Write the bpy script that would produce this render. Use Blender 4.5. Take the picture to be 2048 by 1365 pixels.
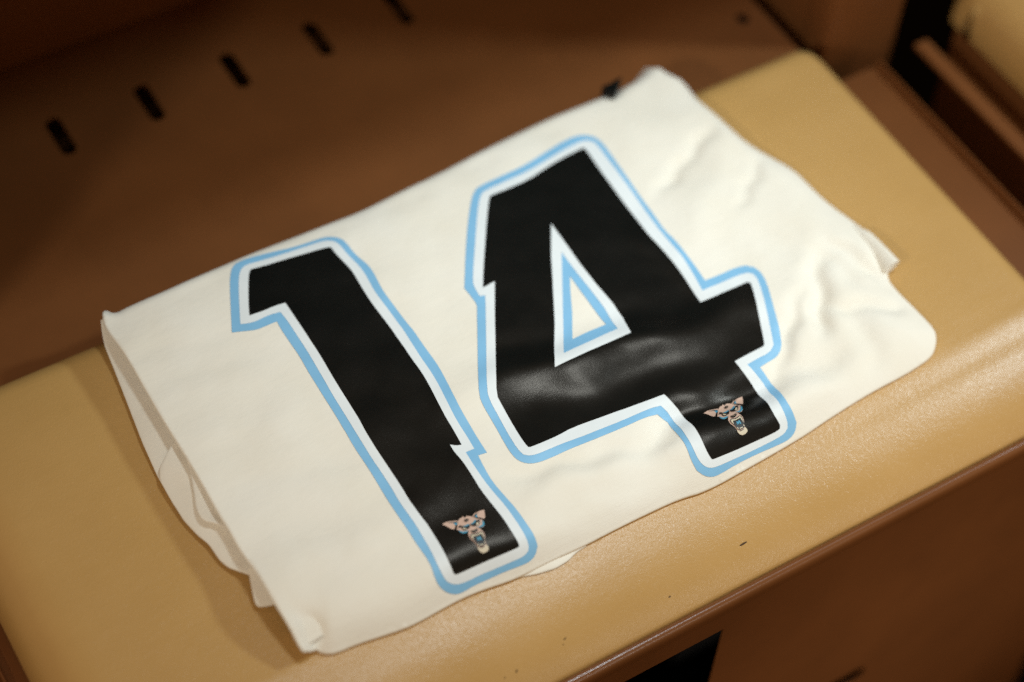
import bpy, bmesh, math, random
import numpy as np
from mathutils import Vector, Matrix
from mathutils.geometry import delaunay_2d_cdt

for o in list(bpy.data.objects):
    bpy.data.objects.remove(o)
scene = bpy.context.scene
col = scene.collection

# ------------------------------------------------------------ camera
cam_data = bpy.data.cameras.new('camera')
cam_data.sensor_width = 36.0
cam_data.lens = 70.0
cam_data.clip_start = 0.02
cam_data.clip_end = 50
cam_data.dof.use_dof = True
cam_data.dof.focus_distance = 1.285
cam_data.dof.aperture_fstop = 1.65
cam_data.dof.aperture_blades = 9
cam = bpy.data.objects.new('camera', cam_data)
col.objects.link(cam)
right = Vector((0.8583455456387958, -0.5114669469530839, 0.04055226820449229))
down = Vector((-0.38960067890051614, -0.7011735158656962, -0.5971323233997596))
fwd = Vector((0.3338476228495492, 0.49674667872370254, -0.8011170338313096))
M = Matrix((right, -down, -fwd)).transposed().to_4x4()
M.translation = Vector((-0.4506942908468915, -0.6706080162769985, 1.081507995672268))
cam.matrix_world = M
scene.camera = cam

# ------------------------------------------------------------ light
world = bpy.data.worlds.new('World')
scene.world = world
world.use_nodes = True
bg = world.node_tree.nodes['Background']
bg.inputs[0].default_value = (1.0, 0.61, 0.29, 1)       # warm light of the brown room
bg.inputs[1].default_value = 0.26

def lamp(name, loc, target, size, power, color, spot=None):
    ld = bpy.data.lights.new(name, 'AREA')
    ld.shape = 'DISK'
    ld.size = size
    ld.energy = power
    ld.color = color
    if spot:
        ld.spread = math.radians(spot)
    ob = bpy.data.objects.new(name, ld)
    col.objects.link(ob)
    ob.location = loc
    ob.rotation_euler = (Vector(target)-Vector(loc)).to_track_quat('-Z', 'Y').to_euler()
    return ob
lamp('ceiling_lamp', (0.34, -0.10, 1.55), (0.04, -0.01, 0), 0.22, 0.58, (0.80, 0.94, 1.0), 42)
lamp('front_light', (1.18, -0.32, 0.98), (0.14, 0, 0), 0.15, 1.25, (0.76, 0.93, 1.0), 58)
lamp('front_light', (-1.56, -0.64, 1.25), (0.26, 0.22, 0), 0.18, 0.66, (0.92, 0.95, 0.90), 38)
lamp('front_light', (0.55, -2.60, 0.95), (0.22, -0.23, -0.24), 0.35, 0.26, (1.0, 0.95, 0.85), 17)  # added fill to brighten the bench front panel, no known source

scene.view_settings.view_transform = 'Standard'
scene.view_settings.look = 'None'
scene.view_settings.exposure = 0.08
scene.view_settings.gamma = 1.0
scene.view_settings.use_curve_mapping = False
scene.render.engine = 'CYCLES'
scene.cycles.use_denoising = False
scene.cycles.max_bounces = 6
scene.cycles.use_light_tree = False
scene.cycles.use_adaptive_sampling = True
scene.cycles.adaptive_threshold = 0.012
scene.cycles.adaptive_min_samples = 64

# ------------------------------------------------------------ helpers
def tag(o, label=None, cat=None, group=None, kind=None):
    if label: o['label'] = label
    if cat: o['category'] = cat
    if group: o['group'] = group
    if kind: o['kind'] = kind
    return o
def empty(name, loc=(0, 0, 0)):
    o = bpy.data.objects.new(name, None)
    col.objects.link(o)
    o.location = loc
    o.empty_display_size = 0.05
    return o
def mk(name, verts, faces, mats, parent=None, smooth=True, normals=None, mat_ids=None):
    me = bpy.data.meshes.new(name)
    me.from_pydata([tuple(map(float, v)) for v in verts], [], [tuple(map(int, f)) for f in faces])
    me.validate()
    for m in (mats if isinstance(mats, (list, tuple)) else [mats]):
        me.materials.append(m)
    if mat_ids is not None and len(mat_ids) == len(me.polygons):
        me.polygons.foreach_set('material_index', mat_ids)
    me.polygons.foreach_set('use_smooth', [smooth]*len(me.polygons))
    if normals is not None and len(normals) == len(me.vertices):
        me.normals_split_custom_set_from_vertices([tuple(map(float, n)) for n in normals])
    me.update()
    o = bpy.data.objects.new(name, me)
    col.objects.link(o)
    if parent:
        o.parent = parent
        o.matrix_parent_inverse = Matrix.Translation(-parent.location)
    return o
def bevel(o, w, seg=3, ang=40):
    b = o.modifiers.new('bevel', 'BEVEL')
    b.width = w
    b.segments = seg
    b.limit_method = 'ANGLE'
    b.angle_limit = math.radians(ang)
    return o
def box(name, lo, hi, mat, parent=None, bev=0.002):
    (a, b, c), (d, e, f) = lo, hi
    v = [(a, b, c), (d, b, c), (d, e, c), (a, e, c), (a, b, f), (d, b, f), (d, e, f), (a, e, f)]
    q = [(0, 3, 2, 1), (4, 5, 6, 7), (0, 1, 5, 4), (1, 2, 6, 5), (2, 3, 7, 6), (3, 0, 4, 7)]
    o = mk(name, v, q, mat, parent, smooth=True)
    return bevel(o, bev) if bev else o
def in_poly(P, poly):
    x, y = P[:, 0], P[:, 1]
    c = np.zeros(len(P), bool)
    A = np.array(poly); B = np.roll(A, -1, 0)
    for (x0, y0), (x1, y1) in zip(A, B):
        if y0 == y1: continue
        k = ((y0 > y) != (y1 > y)) & (x < (x1-x0)*(y-y0)/(y1-y0)+x0)
        c ^= k
    return c
def densify(poly, step):
    P = np.array(poly); Q = []
    for a, b in zip(P, np.roll(P, -1, 0)):
        k = max(1, int(math.ceil(np.hypot(*(b-a))/step)))
        for j in range(k): Q.append(a+(b-a)*j/k)
    return np.array(Q)
def flat_mesh(loops, step):
    """triangles filling the first loop minus the other loops, with grid points inside"""
    loops = [densify(l, step) for l in loops]
    pts, edges = [], []
    for l in loops:
        n0 = len(pts)
        pts += [tuple(p) for p in l]
        edges += [(n0+i, n0+(i+1) % len(l)) for i in range(len(l))]
    lo, hi = loops[0].min(0), loops[0].max(0)
    gx = np.arange(math.floor(lo[0]/step), math.ceil(hi[0]/step)+1)*step
    gy = np.arange(math.floor(lo[1]/step), math.ceil(hi[1]/step)+1)*step
    G = np.stack(np.meshgrid(gx, gy), -1).reshape(-1, 2)
    keep = in_poly(G, loops[0])
    for h in loops[1:]: keep &= ~in_poly(G, h)
    G = G[keep]
    if len(G):
        allp = np.concatenate(loops)
        near = np.zeros(len(G), bool)
        for i in range(0, len(allp), 64):
            blk = allp[i:i+64]
            near |= (((G[:, None]-blk[None])**2).sum(2).min(1) < (0.45*step)**2)
        G = G[~near]
    pts += [tuple(p) for p in G]
    r = delaunay_2d_cdt([Vector(p) for p in pts], edges, [], 0, 1e-7)
    V = np.array([tuple(v) for v in r[0]]); F = np.array([tuple(f) for f in r[2] if len(f) == 3])
    ctr = V[F].mean(1)
    k = in_poly(ctr, loops[0])
    for h in loops[1:]: k &= ~in_poly(ctr, h)
    F = F[k]
    a, b, c = V[F[:, 0]], V[F[:, 1]], V[F[:, 2]]
    ar = (b-a)[:, 0]*(c-a)[:, 1]-(b-a)[:, 1]*(c-a)[:, 0]
    F = F[np.abs(ar) > 1e-11]; ar = ar[np.abs(ar) > 1e-11]
    F[ar < 0] = F[ar < 0][:, ::-1]
    used = np.unique(F); remap = -np.ones(len(V), int); remap[used] = np.arange(len(used))
    return V[used], remap[F], loops

# ------------------------------------------------------------ materials
def new_mat(name):
    m = bpy.data.materials.new(name)
    m.use_nodes = True
    nt = m.node_tree
    return m, nt, nt.nodes['Principled BSDF']
def coords(nt, scale=(1, 1, 1)):
    tc = nt.nodes.new('ShaderNodeTexCoord')
    mp = nt.nodes.new('ShaderNodeMapping')
    mp.inputs['Scale'].default_value = scale
    nt.links.new(tc.outputs['Object'], mp.inputs[0])
    return mp.outputs[0]
def noise(nt, vec, scale, detail=3, rough=0.5):
    n = nt.nodes.new('ShaderNodeTexNoise')
    n.inputs['Scale'].default_value = scale
    n.inputs['Detail'].default_value = detail
    n.inputs['Roughness'].default_value = rough
    nt.links.new(vec, n.inputs['Vector'])
    return n
def ramp(nt, fac, stops):
    r = nt.nodes.new('ShaderNodeValToRGB')
    e = r.color_ramp.elements
    e[0].position, e[0].color = stops[0][0], (*stops[0][1], 1)
    e[1].position, e[1].color = stops[1][0], (*stops[1][1], 1)
    for p, c in stops[2:]:
        k = e.new(p); k.color = (*c, 1)
    nt.links.new(fac, r.inputs[0])
    return r.outputs[0]
def bump(nt, h, strength, dist, prev=None):
    b = nt.nodes.new('ShaderNodeBump')
    b.inputs['Strength'].default_value = strength
    b.inputs['Distance'].default_value = dist
    nt.links.new(h, b.inputs['Height'])
    if prev: nt.links.new(prev, b.inputs['Normal'])
    return b.outputs[0]

def fabric_mat():
    m, nt, p = new_mat('white_knit')
    v = coords(nt)
    n1 = noise(nt, v, 22, 3)
    nt.links.new(ramp(nt, n1.outputs[0], [(0.3, (0.845, 0.78, 0.66)), (0.7, (0.875, 0.82, 0.715))]), p.inputs['Base Color'])
    p.inputs['Roughness'].default_value = 0.85
    p.inputs['Specular IOR Level'].default_value = 0.2
    p.inputs['Sheen Weight'].default_value = 0.15
    p.inputs['Sheen Roughness'].default_value = 0.5
    w = nt.nodes.new('ShaderNodeTexVoronoi')          # knit loops
    w.inputs['Scale'].default_value = 1.0
    w.inputs['Randomness'].default_value = 0.25
    nt.links.new(coords(nt, (900, 1250, 900)), w.inputs['Vector'])
    n2 = noise(nt, v, 130, 3)
    n3 = noise(nt, coords(nt, (0.6, 1.8, 1)), 48, 4, 0.65)
    b = bump(nt, n2.outputs[0], 0.35, 0.0006)
    b = bump(nt, n3.outputs[0], 0.30, 0.0016, b)
    nt.links.new(bump(nt, w.outputs['Distance'], 0.45, 0.00022, b), p.inputs['Normal'])
    return m
def print_mat(name, c, rough=0.5, spec=0.5, var=0.06):
    m, nt, p = new_mat(name)
    v = coords(nt)
    n1 = noise(nt, v, 60, 4)
    lo = tuple(x*(1-var) for x in c); hi = tuple(min(1, x*(1+var)) for x in c)
    nt.links.new(ramp(nt, n1.outputs[0], [(0.3, lo), (0.7, hi)]), p.inputs['Base Color'])
    r = noise(nt, v, 35, 4)
    mr = nt.nodes.new('ShaderNodeMapRange')
    mr.inputs['To Min'].default_value = rough-0.07
    mr.inputs['To Max'].default_value = rough+0.07
    nt.links.new(r.outputs[0], mr.inputs[0])
    nt.links.new(mr.outputs[0], p.inputs['Roughness'])
    p.inputs['Specular IOR Level'].default_value = spec
    w = noise(nt, v, 1700, 1)
    n2 = noise(nt, v, 90, 2)
    b = bump(nt, n2.outputs[0], 0.12, 0.0006)
    nt.links.new(bump(nt, w.outputs[0], 0.3, 0.00025, b), p.inputs['Normal'])
    return m
def vinyl_mat():
    m, nt, p = new_mat('tan_vinyl')
    v = coords(nt)
    n1 = noise(nt, v, 7, 4, 0.6)
    nt.links.new(ramp(nt, n1.outputs[0], [(0.25, (0.49, 0.28, 0.086)), (0.75, (0.56, 0.33, 0.112))]), p.inputs['Base Color'])
    rn = noise(nt, v, 30, 4)
    mr = nt.nodes.new('ShaderNodeMapRange')
    mr.inputs['To Min'].default_value = 0.29
    mr.inputs['To Max'].default_value = 0.40
    nt.links.new(rn.outputs[0], mr.inputs[0])
    nt.links.new(mr.outputs[0], p.inputs['Roughness'])
    p.inputs['Specular IOR Level'].default_value = 0.65
    vo = nt.nodes.new('ShaderNodeTexVoronoi')
    vo.feature = 'SMOOTH_F1'
    vo.inputs['Scale'].default_value = 1000
    nz = noise(nt, v, 260, 3)
    add = nt.nodes.new('ShaderNodeMixRGB')
    add.blend_type = 'LINEAR_LIGHT'
    add.inputs[0].default_value = 0.004
    nt.links.new(v, add.inputs[1])
    nt.links.new(nz.outputs[1], add.inputs[2])
    nt.links.new(add.outputs[0], vo.inputs['Vector'])
    b = bump(nt, vo.outputs['Distance'], 0.35, 0.0004)
    n3 = noise(nt, coords(nt, (1.0, 3.2, 1.0)), 26, 3)
    nt.links.new(bump(nt, n3.outputs[0], 0.10, 0.003, b), p.inputs['Normal'])
    return m
def steel_mat(name, c, rough=0.42):
    m, nt, p = new_mat(name)
    v = coords(nt)
    n1 = noise(nt, v, 9, 5, 0.6)
    lo = tuple(x*0.88 for x in c); hi = tuple(x*1.1 for x in c)
    nt.links.new(ramp(nt, n1.outputs[0], [(0.3, lo), (0.7, hi)]), p.inputs['Base Color'])
    p.inputs['Roughness'].default_value = rough
    p.inputs['Specular IOR Level'].default_value = 0.28
    b = noise(nt, v, 900, 2)
    nt.links.new(bump(nt, b.outputs[0], 0.25, 0.0002), p.inputs['Normal'])
    return m
FABRIC = fabric_mat()
BLACK = print_mat('black_print', (0.0055, 0.0062, 0.0055), 0.30, 0.26)
BLACK.node_tree.nodes['Principled BSDF'].inputs['Specular Tint'].default_value = (1.0, 0.84, 0.72, 1)
WHITE = print_mat('white_print', (0.80, 0.83, 0.83), 0.5, 0.4, 0.02)
BLUE = print_mat('blue_print', (0.235, 0.50, 0.74), 0.5, 0.4, 0.03)
EMB = {'skin': print_mat('emblem_skin', (0.64, 0.43, 0.33), 0.5), 'ink': print_mat('emblem_ink', (0.010, 0.011, 0.012), 0.5),
       'blue': print_mat('emblem_blue', (0.06, 0.30, 0.44), 0.5), 'bone': print_mat('emblem_bone', (0.66, 0.56, 0.40), 0.5),
       'dim': print_mat('emblem_grey', (0.20, 0.15, 0.10), 0.5)}
VINYL = vinyl_mat()
STEEL = steel_mat('brown_powder_coat', (0.178, 0.062, 0.0175), 0.42)
LIP = steel_mat('brown_gloss_lip', (0.178, 0.062, 0.0175), 0.24)
LIP.node_tree.nodes['Principled BSDF'].inputs['Specular IOR Level'].default_value = 0.7
SHADE = steel_mat('painted_shade', (0.012, 0.010, 0.009), 0.6)  # near-black painted in for shade in the gap and the seat box
CARPET = steel_mat('dark_carpet', (0.006, 0.005, 0.004), 1.0)
CARPET.node_tree.nodes['Principled BSDF'].inputs['Specular IOR Level'].default_value = 0.0
SCUFF = steel_mat('dark_scuff', (0.07, 0.035, 0.014), 0.6)

# ------------------------------------------------------------ traced shapes, metres on the seat
OUTLINE = [(-0.23379, 0.14058), (-0.23273, 0.14203), (-0.23134, 0.14325), (-0.22963, 0.14424), (-0.22759, 0.145), (-0.22451, 0.14557), (-0.2204, 0.14597), (-0.21524, 0.1462), (-0.20904, 0.14624), (-0.20206, 0.14633), (-0.19428, 0.14648), (-0.18571, 0.14667), (-0.17634, 0.14692), (-0.16742, 0.14714), (-0.15893, 0.14735), (-0.15089, 0.14755), (-0.14328, 0.14773), (-0.13567, 0.14783), (-0.12808, 0.14786), (-0.12049, 0.14782), (-0.11291, 0.1477), (-0.10532, 0.14756), (-0.09771, 0.14739), (-0.09009, 0.14719), (-0.08245, 0.14697), (-0.07478, 0.14677), (-0.06706, 0.1466), (-0.0593, 0.14646), (-0.0515, 0.14633), (-0.04356, 0.14641), (-0.03547, 0.1467), (-0.02725, 0.14719), (-0.01888, 0.14788), (-0.00994, 0.14862), (-0.00042, 0.14941), (0.00968, 0.15025), (0.02035, 0.15113), (0.03113, 0.1521), (0.04202, 0.15315), (0.05301, 0.15429), (0.06412, 0.15551), (0.07521, 0.1566), (0.08629, 0.15757), (0.09735, 0.15841), (0.1084, 0.15913), (0.11884, 0.15964), (0.12866, 0.15995), (0.13786, 0.16005), (0.14645, 0.15995), (0.1537, 0.1599), (0.15962, 0.1599), (0.1642, 0.15996), (0.16744, 0.16007), (0.17017, 0.15991), (0.17239, 0.15947), (0.17441, 0.1585), (0.17711, 0.15625), (0.18272, 0.15844), (0.1859, 0.15948), (0.18851, 0.1601), (0.19117, 0.16055), (0.1939, 0.16083), (0.19662, 0.16122), (0.19933, 0.16173), (0.20204, 0.16235), (0.20475, 0.16309), (0.20721, 0.16392), (0.20943, 0.16486), (0.21142, 0.16589), (0.21316, 0.16701), (0.21477, 0.16799), (0.21626, 0.16881), (0.21793, 0.16962), (0.22072, 0.17078), (0.22164, 0.16671), (0.2281, 0.16502), (0.22963, 0.15883), (0.23064, 0.15553), (0.23166, 0.15304), (0.23285, 0.15069), (0.23421, 0.14847), (0.23523, 0.1464), (0.23593, 0.14447), (0.23629, 0.14268), (0.23633, 0.14104), (0.23629, 0.13904), (0.23618, 0.13667), (0.23599, 0.13395), (0.23573, 0.13087), (0.23564, 0.12781), (0.23574, 0.12476), (0.23601, 0.12173), (0.23646, 0.11873), (0.23698, 0.1155), (0.23758, 0.11207), (0.23825, 0.10841), (0.239, 0.10455), (0.23971, 0.1), (0.24039, 0.09476), (0.24104, 0.08885), (0.24165, 0.08225), (0.24249, 0.07607), (0.24355, 0.07032), (0.24484, 0.065), (0.24634, 0.06011), (0.24799, 0.05511), (0.24978, 0.05001), (0.2517, 0.04482), (0.25377, 0.03952), (0.25537, 0.03466), (0.25652, 0.03023), (0.25721, 0.02623), (0.25745, 0.02266), (0.25771, 0.01868), (0.258, 0.01429), (0.25831, 0.00949), (0.25865, 0.00428), (0.2593, -0.00119), (0.26025, -0.0069), (0.26149, -0.01286), (0.26304, -0.01907), (0.26447, -0.02487), (0.26577, -0.03024), (0.26694, -0.03521), (0.26799, -0.03975), (0.26889, -0.04401), (0.26964, -0.04797), (0.27023, -0.05165), (0.27067, -0.05503), (0.27074, -0.05817), (0.27043, -0.06107), (0.26975, -0.06372), (0.2687, -0.06612), (0.26717, -0.06868), (0.26518, -0.07138), (0.26271, -0.07423), (0.25977, -0.07722), (0.25751, -0.08036), (0.25594, -0.08365), (0.25506, -0.08707), (0.25486, -0.09064), (0.25481, -0.09447), (0.25491, -0.09855), (0.25515, -0.1029), (0.25554, -0.1075), (0.25588, -0.11188), (0.25617, -0.11603), (0.25641, -0.11996), (0.25659, -0.12365), (0.25669, -0.12689), (0.2567, -0.12968), (0.25662, -0.13201), (0.25646, -0.13389), (0.25598, -0.13577), (0.25517, -0.13766), (0.25405, -0.13955), (0.2526, -0.14144), (0.25102, -0.14322), (0.2493, -0.1449), (0.24746, -0.14647), (0.24549, -0.14793), (0.24336, -0.14914), (0.24107, -0.15009), (0.23864, -0.15079), (0.23604, -0.15123), (0.23315, -0.15165), (0.22995, -0.15205), (0.22646, -0.15243), (0.22266, -0.1528), (0.218, -0.15309), (0.21248, -0.15331), (0.20609, -0.15347), (0.19883, -0.15355), (0.19117, -0.15381), (0.18311, -0.15425), (0.17464, -0.15485), (0.16576, -0.15563), (0.15742, -0.15643), (0.14962, -0.15723), (0.14236, -0.15805), (0.13563, -0.15889), (0.12799, -0.15964), (0.11943, -0.16031), (0.10995, -0.16091), (0.09954, -0.16142), (0.08951, -0.16189), (0.07985, -0.16233), (0.07057, -0.16272), (0.06166, -0.16308), (0.05381, -0.16313), (0.04702, -0.16286), (0.04129, -0.16229), (0.03661, -0.16141), (0.03142, -0.1607), (0.02573, -0.16017), (0.01954, -0.15981), (0.01283, -0.15963), (0.00623, -0.15948), (-0.00029, -0.15936), (-0.00671, -0.15929), (-0.01303, -0.15925), (-0.01911, -0.15926), (-0.02494, -0.15931), (-0.03052, -0.15941), (-0.03585, -0.15955), (-0.04124, -0.15959), (-0.04668, -0.15951), (-0.05218, -0.15933), (-0.05775, -0.15904), (-0.06358, -0.15886), (-0.06969, -0.15879), (-0.07608, -0.15882), (-0.08274, -0.15896), (-0.08924, -0.15883), (-0.09558, -0.15842), (-0.10175, -0.15773), (-0.10777, -0.15677), (-0.11347, -0.15601), (-0.11884, -0.15546), (-0.12389, -0.15511), (-0.12862, -0.15497), (-0.1334, -0.15494), (-0.13823, -0.15502), (-0.14311, -0.1552), (-0.14803, -0.15549), (-0.15251, -0.1557), (-0.15655, -0.15585), (-0.16014, -0.15592), (-0.16328, -0.15592), (-0.16673, -0.15577), (-0.17047, -0.15545), (-0.17451, -0.15498), (-0.17884, -0.15435), (-0.18302, -0.15372), (-0.18704, -0.15311), (-0.19092, -0.1525), (-0.19463, -0.15191), (-0.19817, -0.15143), (-0.20153, -0.15106), (-0.20471, -0.15081), (-0.20771, -0.15067), (-0.21029, -0.15048), (-0.21245, -0.15022), (-0.21418, -0.14991), (-0.2155, -0.14954), (-0.21671, -0.14905), (-0.21783, -0.14846), (-0.21884, -0.14777), (-0.21976, -0.14696), (-0.22057, -0.1462), (-0.22129, -0.1455), (-0.22203, -0.1447), (-0.22319, -0.14336), (-0.22606, -0.14422), (-0.22758, -0.1446), (-0.22871, -0.14478), (-0.23, -0.14486), (-0.23221, -0.14482), (-0.23253, -0.14218), (-0.23268, -0.14033), (-0.23276, -0.13839), (-0.23281, -0.13608), (-0.23282, -0.13339), (-0.23288, -0.13061), (-0.23299, -0.12776), (-0.23314, -0.12483), (-0.23334, -0.12182), (-0.2335, -0.11907), (-0.23363, -0.11658), (-0.23372, -0.11435), (-0.23378, -0.11238), (-0.23382, -0.11032), (-0.23385, -0.10815), (-0.23385, -0.10588), (-0.23384, -0.10351), (-0.23383, -0.10089), (-0.23383, -0.09801), (-0.23382, -0.09487), (-0.23382, -0.09148), (-0.23392, -0.08765), (-0.23414, -0.0834), (-0.23447, -0.07872), (-0.23492, -0.07361), (-0.23522, -0.06885), (-0.23538, -0.06443), (-0.2354, -0.06035), (-0.23528, -0.05662), (-0.23522, -0.05319), (-0.23522, -0.05004), (-0.23529, -0.04719), (-0.23541, -0.04463), (-0.23548, -0.04141), (-0.23549, -0.03753), (-0.23545, -0.033), (-0.23535, -0.0278), (-0.23527, -0.02212), (-0.2352, -0.01594), (-0.23515, -0.00927), (-0.23512, -0.00212), (-0.23515, 0.00495), (-0.23524, 0.01193), (-0.23539, 0.01881), (-0.2356, 0.02561), (-0.23574, 0.03288), (-0.23581, 0.04064), (-0.23581, 0.04887), (-0.23575, 0.05758), (-0.23569, 0.06603), (-0.23564, 0.07423), (-0.2356, 0.08217), (-0.23556, 0.08986), (-0.23562, 0.09649), (-0.23576, 0.10206), (-0.236, 0.10657), (-0.23632, 0.11002), (-0.2366, 0.11338), (-0.23684, 0.11662), (-0.23705, 0.11977), (-0.23721, 0.12281), (-0.23722, 0.12565), (-0.23707, 0.1283), (-0.23677, 0.13074), (-0.23631, 0.13299), (-0.23579, 0.1351), (-0.23519, 0.13706), (-0.23453, 0.13889)]
WRINKLES = [(-0.07437, 0.1367, 0.12908, 0.14933, 0.013, -0.00187), (-0.1042, 0.13882, -0.02889, 0.13347, 0.0117, -0.00136), (-0.044, 0.14965, 0.12629, 0.1588, 0.0104, 0.00085), (-0.23096, 0.13012, -0.15945, 0.13423, 0.0154, -0.00102), (0.20467, 0.0794, 0.16831, 0.0614, 0.00585, -0.00288), (0.22728, 0.03942, 0.20468, 0.02205, 0.0052, -0.00192), (0.21663, 0.06341, 0.16868, 0.02482, 0.013, 0.00192), (0.1822, 0.11017, 0.21679, 0.10262, 0.0156, 0.00085), (0.20879, -0.06187, 0.18992, -0.09124, 0.00715, -0.00552), (0.1862, -0.07191, 0.14861, -0.10457, 0.00585, -0.00312), (0.20955, -0.0496, 0.16605, -0.09988, 0.0078, 0.0012), (0.22203, -0.06665, 0.19539, -0.11134, 0.0117, 0.0012), (0.23952, -0.05178, 0.25222, -0.08587, 0.0065, -0.0036), (0.22675, -0.05142, 0.22968, -0.07088, 0.0078, -0.0024), (0.21293, -0.09514, 0.24261, -0.10811, 0.0065, -0.00312), (0.20992, -0.11455, 0.20241, -0.13687, 0.0091, -0.00216), (0.20257, -0.0252, 0.21968, -0.05519, 0.013, -0.00144), (0.02959, -0.12332, 0.05166, -0.1164, 0.0104, -0.00306), (0.05166, -0.1164, 0.11027, -0.12078, 0.0104, -0.00374), (0.11027, -0.12078, 0.17048, -0.12244, 0.0117, -0.00425), (0.07216, -0.14134, 0.13459, -0.14357, 0.0156, 0.00289), (-0.03888, -0.10827, 0.03873, -0.1271, 0.0078, -0.00255), (-0.04646, -0.13582, 0.02852, -0.14257, 0.0117, -0.00204), (-0.05225, -0.12106, 0.02535, -0.12981, 0.0104, 0.00136), (-0.03269, -0.1554, 0.0087, -0.15529, 0.0078, -0.00119), (-0.04575, -0.15852, 0.04285, -0.16151, 0.0143, 0.0017), (-0.03725, -0.03622, 0.01867, -0.04271, 0.0156, 0.00289), (0.01867, -0.04271, 0.07488, -0.05403, 0.0143, 0.00289), (0.07488, -0.05403, 0.16255, -0.06377, 0.0156, 0.00272), (-0.01762, -0.01922, 0.01905, -0.02302, 0.013, -0.00119), (0.07819, -0.03659, 0.12106, -0.04571, 0.0156, -0.00119), (-0.02136, -0.07018, 0.06484, -0.08152, 0.0176, -0.00187), (0.02205, -0.06234, 0.05408, -0.06147, 0.0078, 0.00085), (-0.13535, -0.11428, -0.07443, -0.11501, 0.0154, -0.00153), (-0.19232, -0.12272, -0.13428, -0.1313, 0.0176, -0.00119), (-0.13009, -0.1426, -0.08079, -0.14708, 0.013, 0.00204), (-0.11015, -0.02955, -0.07617, -0.03504, 0.0156, 0.00102), (-0.2232, -0.12581, -0.22068, -0.1366, 0.00546, -0.0017), (-0.22068, -0.1366, -0.22335, -0.14822, 0.00546, -0.00272), (-0.22733, -0.13516, -0.22905, -0.14499, 0.0078, 0.00136), (-0.22566, 0.09418, -0.18324, 0.08465, 0.0104, -0.00085), (-0.22559, 0.07107, -0.17891, 0.06351, 0.0104, -0.00085), (-0.21601, 0.01634, -0.17012, 0.00844, 0.013, 0.00085), (-0.22473, -0.03056, -0.16366, -0.03484, 0.0156, -0.00119), (-0.22302, -0.069, -0.14475, -0.07973, 0.0156, -0.0011), (-0.22348, -0.09712, -0.17645, -0.09935, 0.013, 0.00102), (-0.22347, 0.13075, -0.21081, 0.09527, 0.013, -0.00085), (-0.01433, 0.07402, -0.03359, 0.00623, 0.0156, -0.00102), (0.1387, 0.08959, 0.13176, 0.01384, 0.0156, -0.00085), (0.12255, 0.01891, 0.13079, -0.03129, 0.0104, 0.00102), (-0.07042, 0.09997, -0.06698, 0.06337, 0.0104, 0.00102), (-0.06972, 0.07965, -0.06677, 0.01518, 0.0117, -0.00102)]
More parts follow.
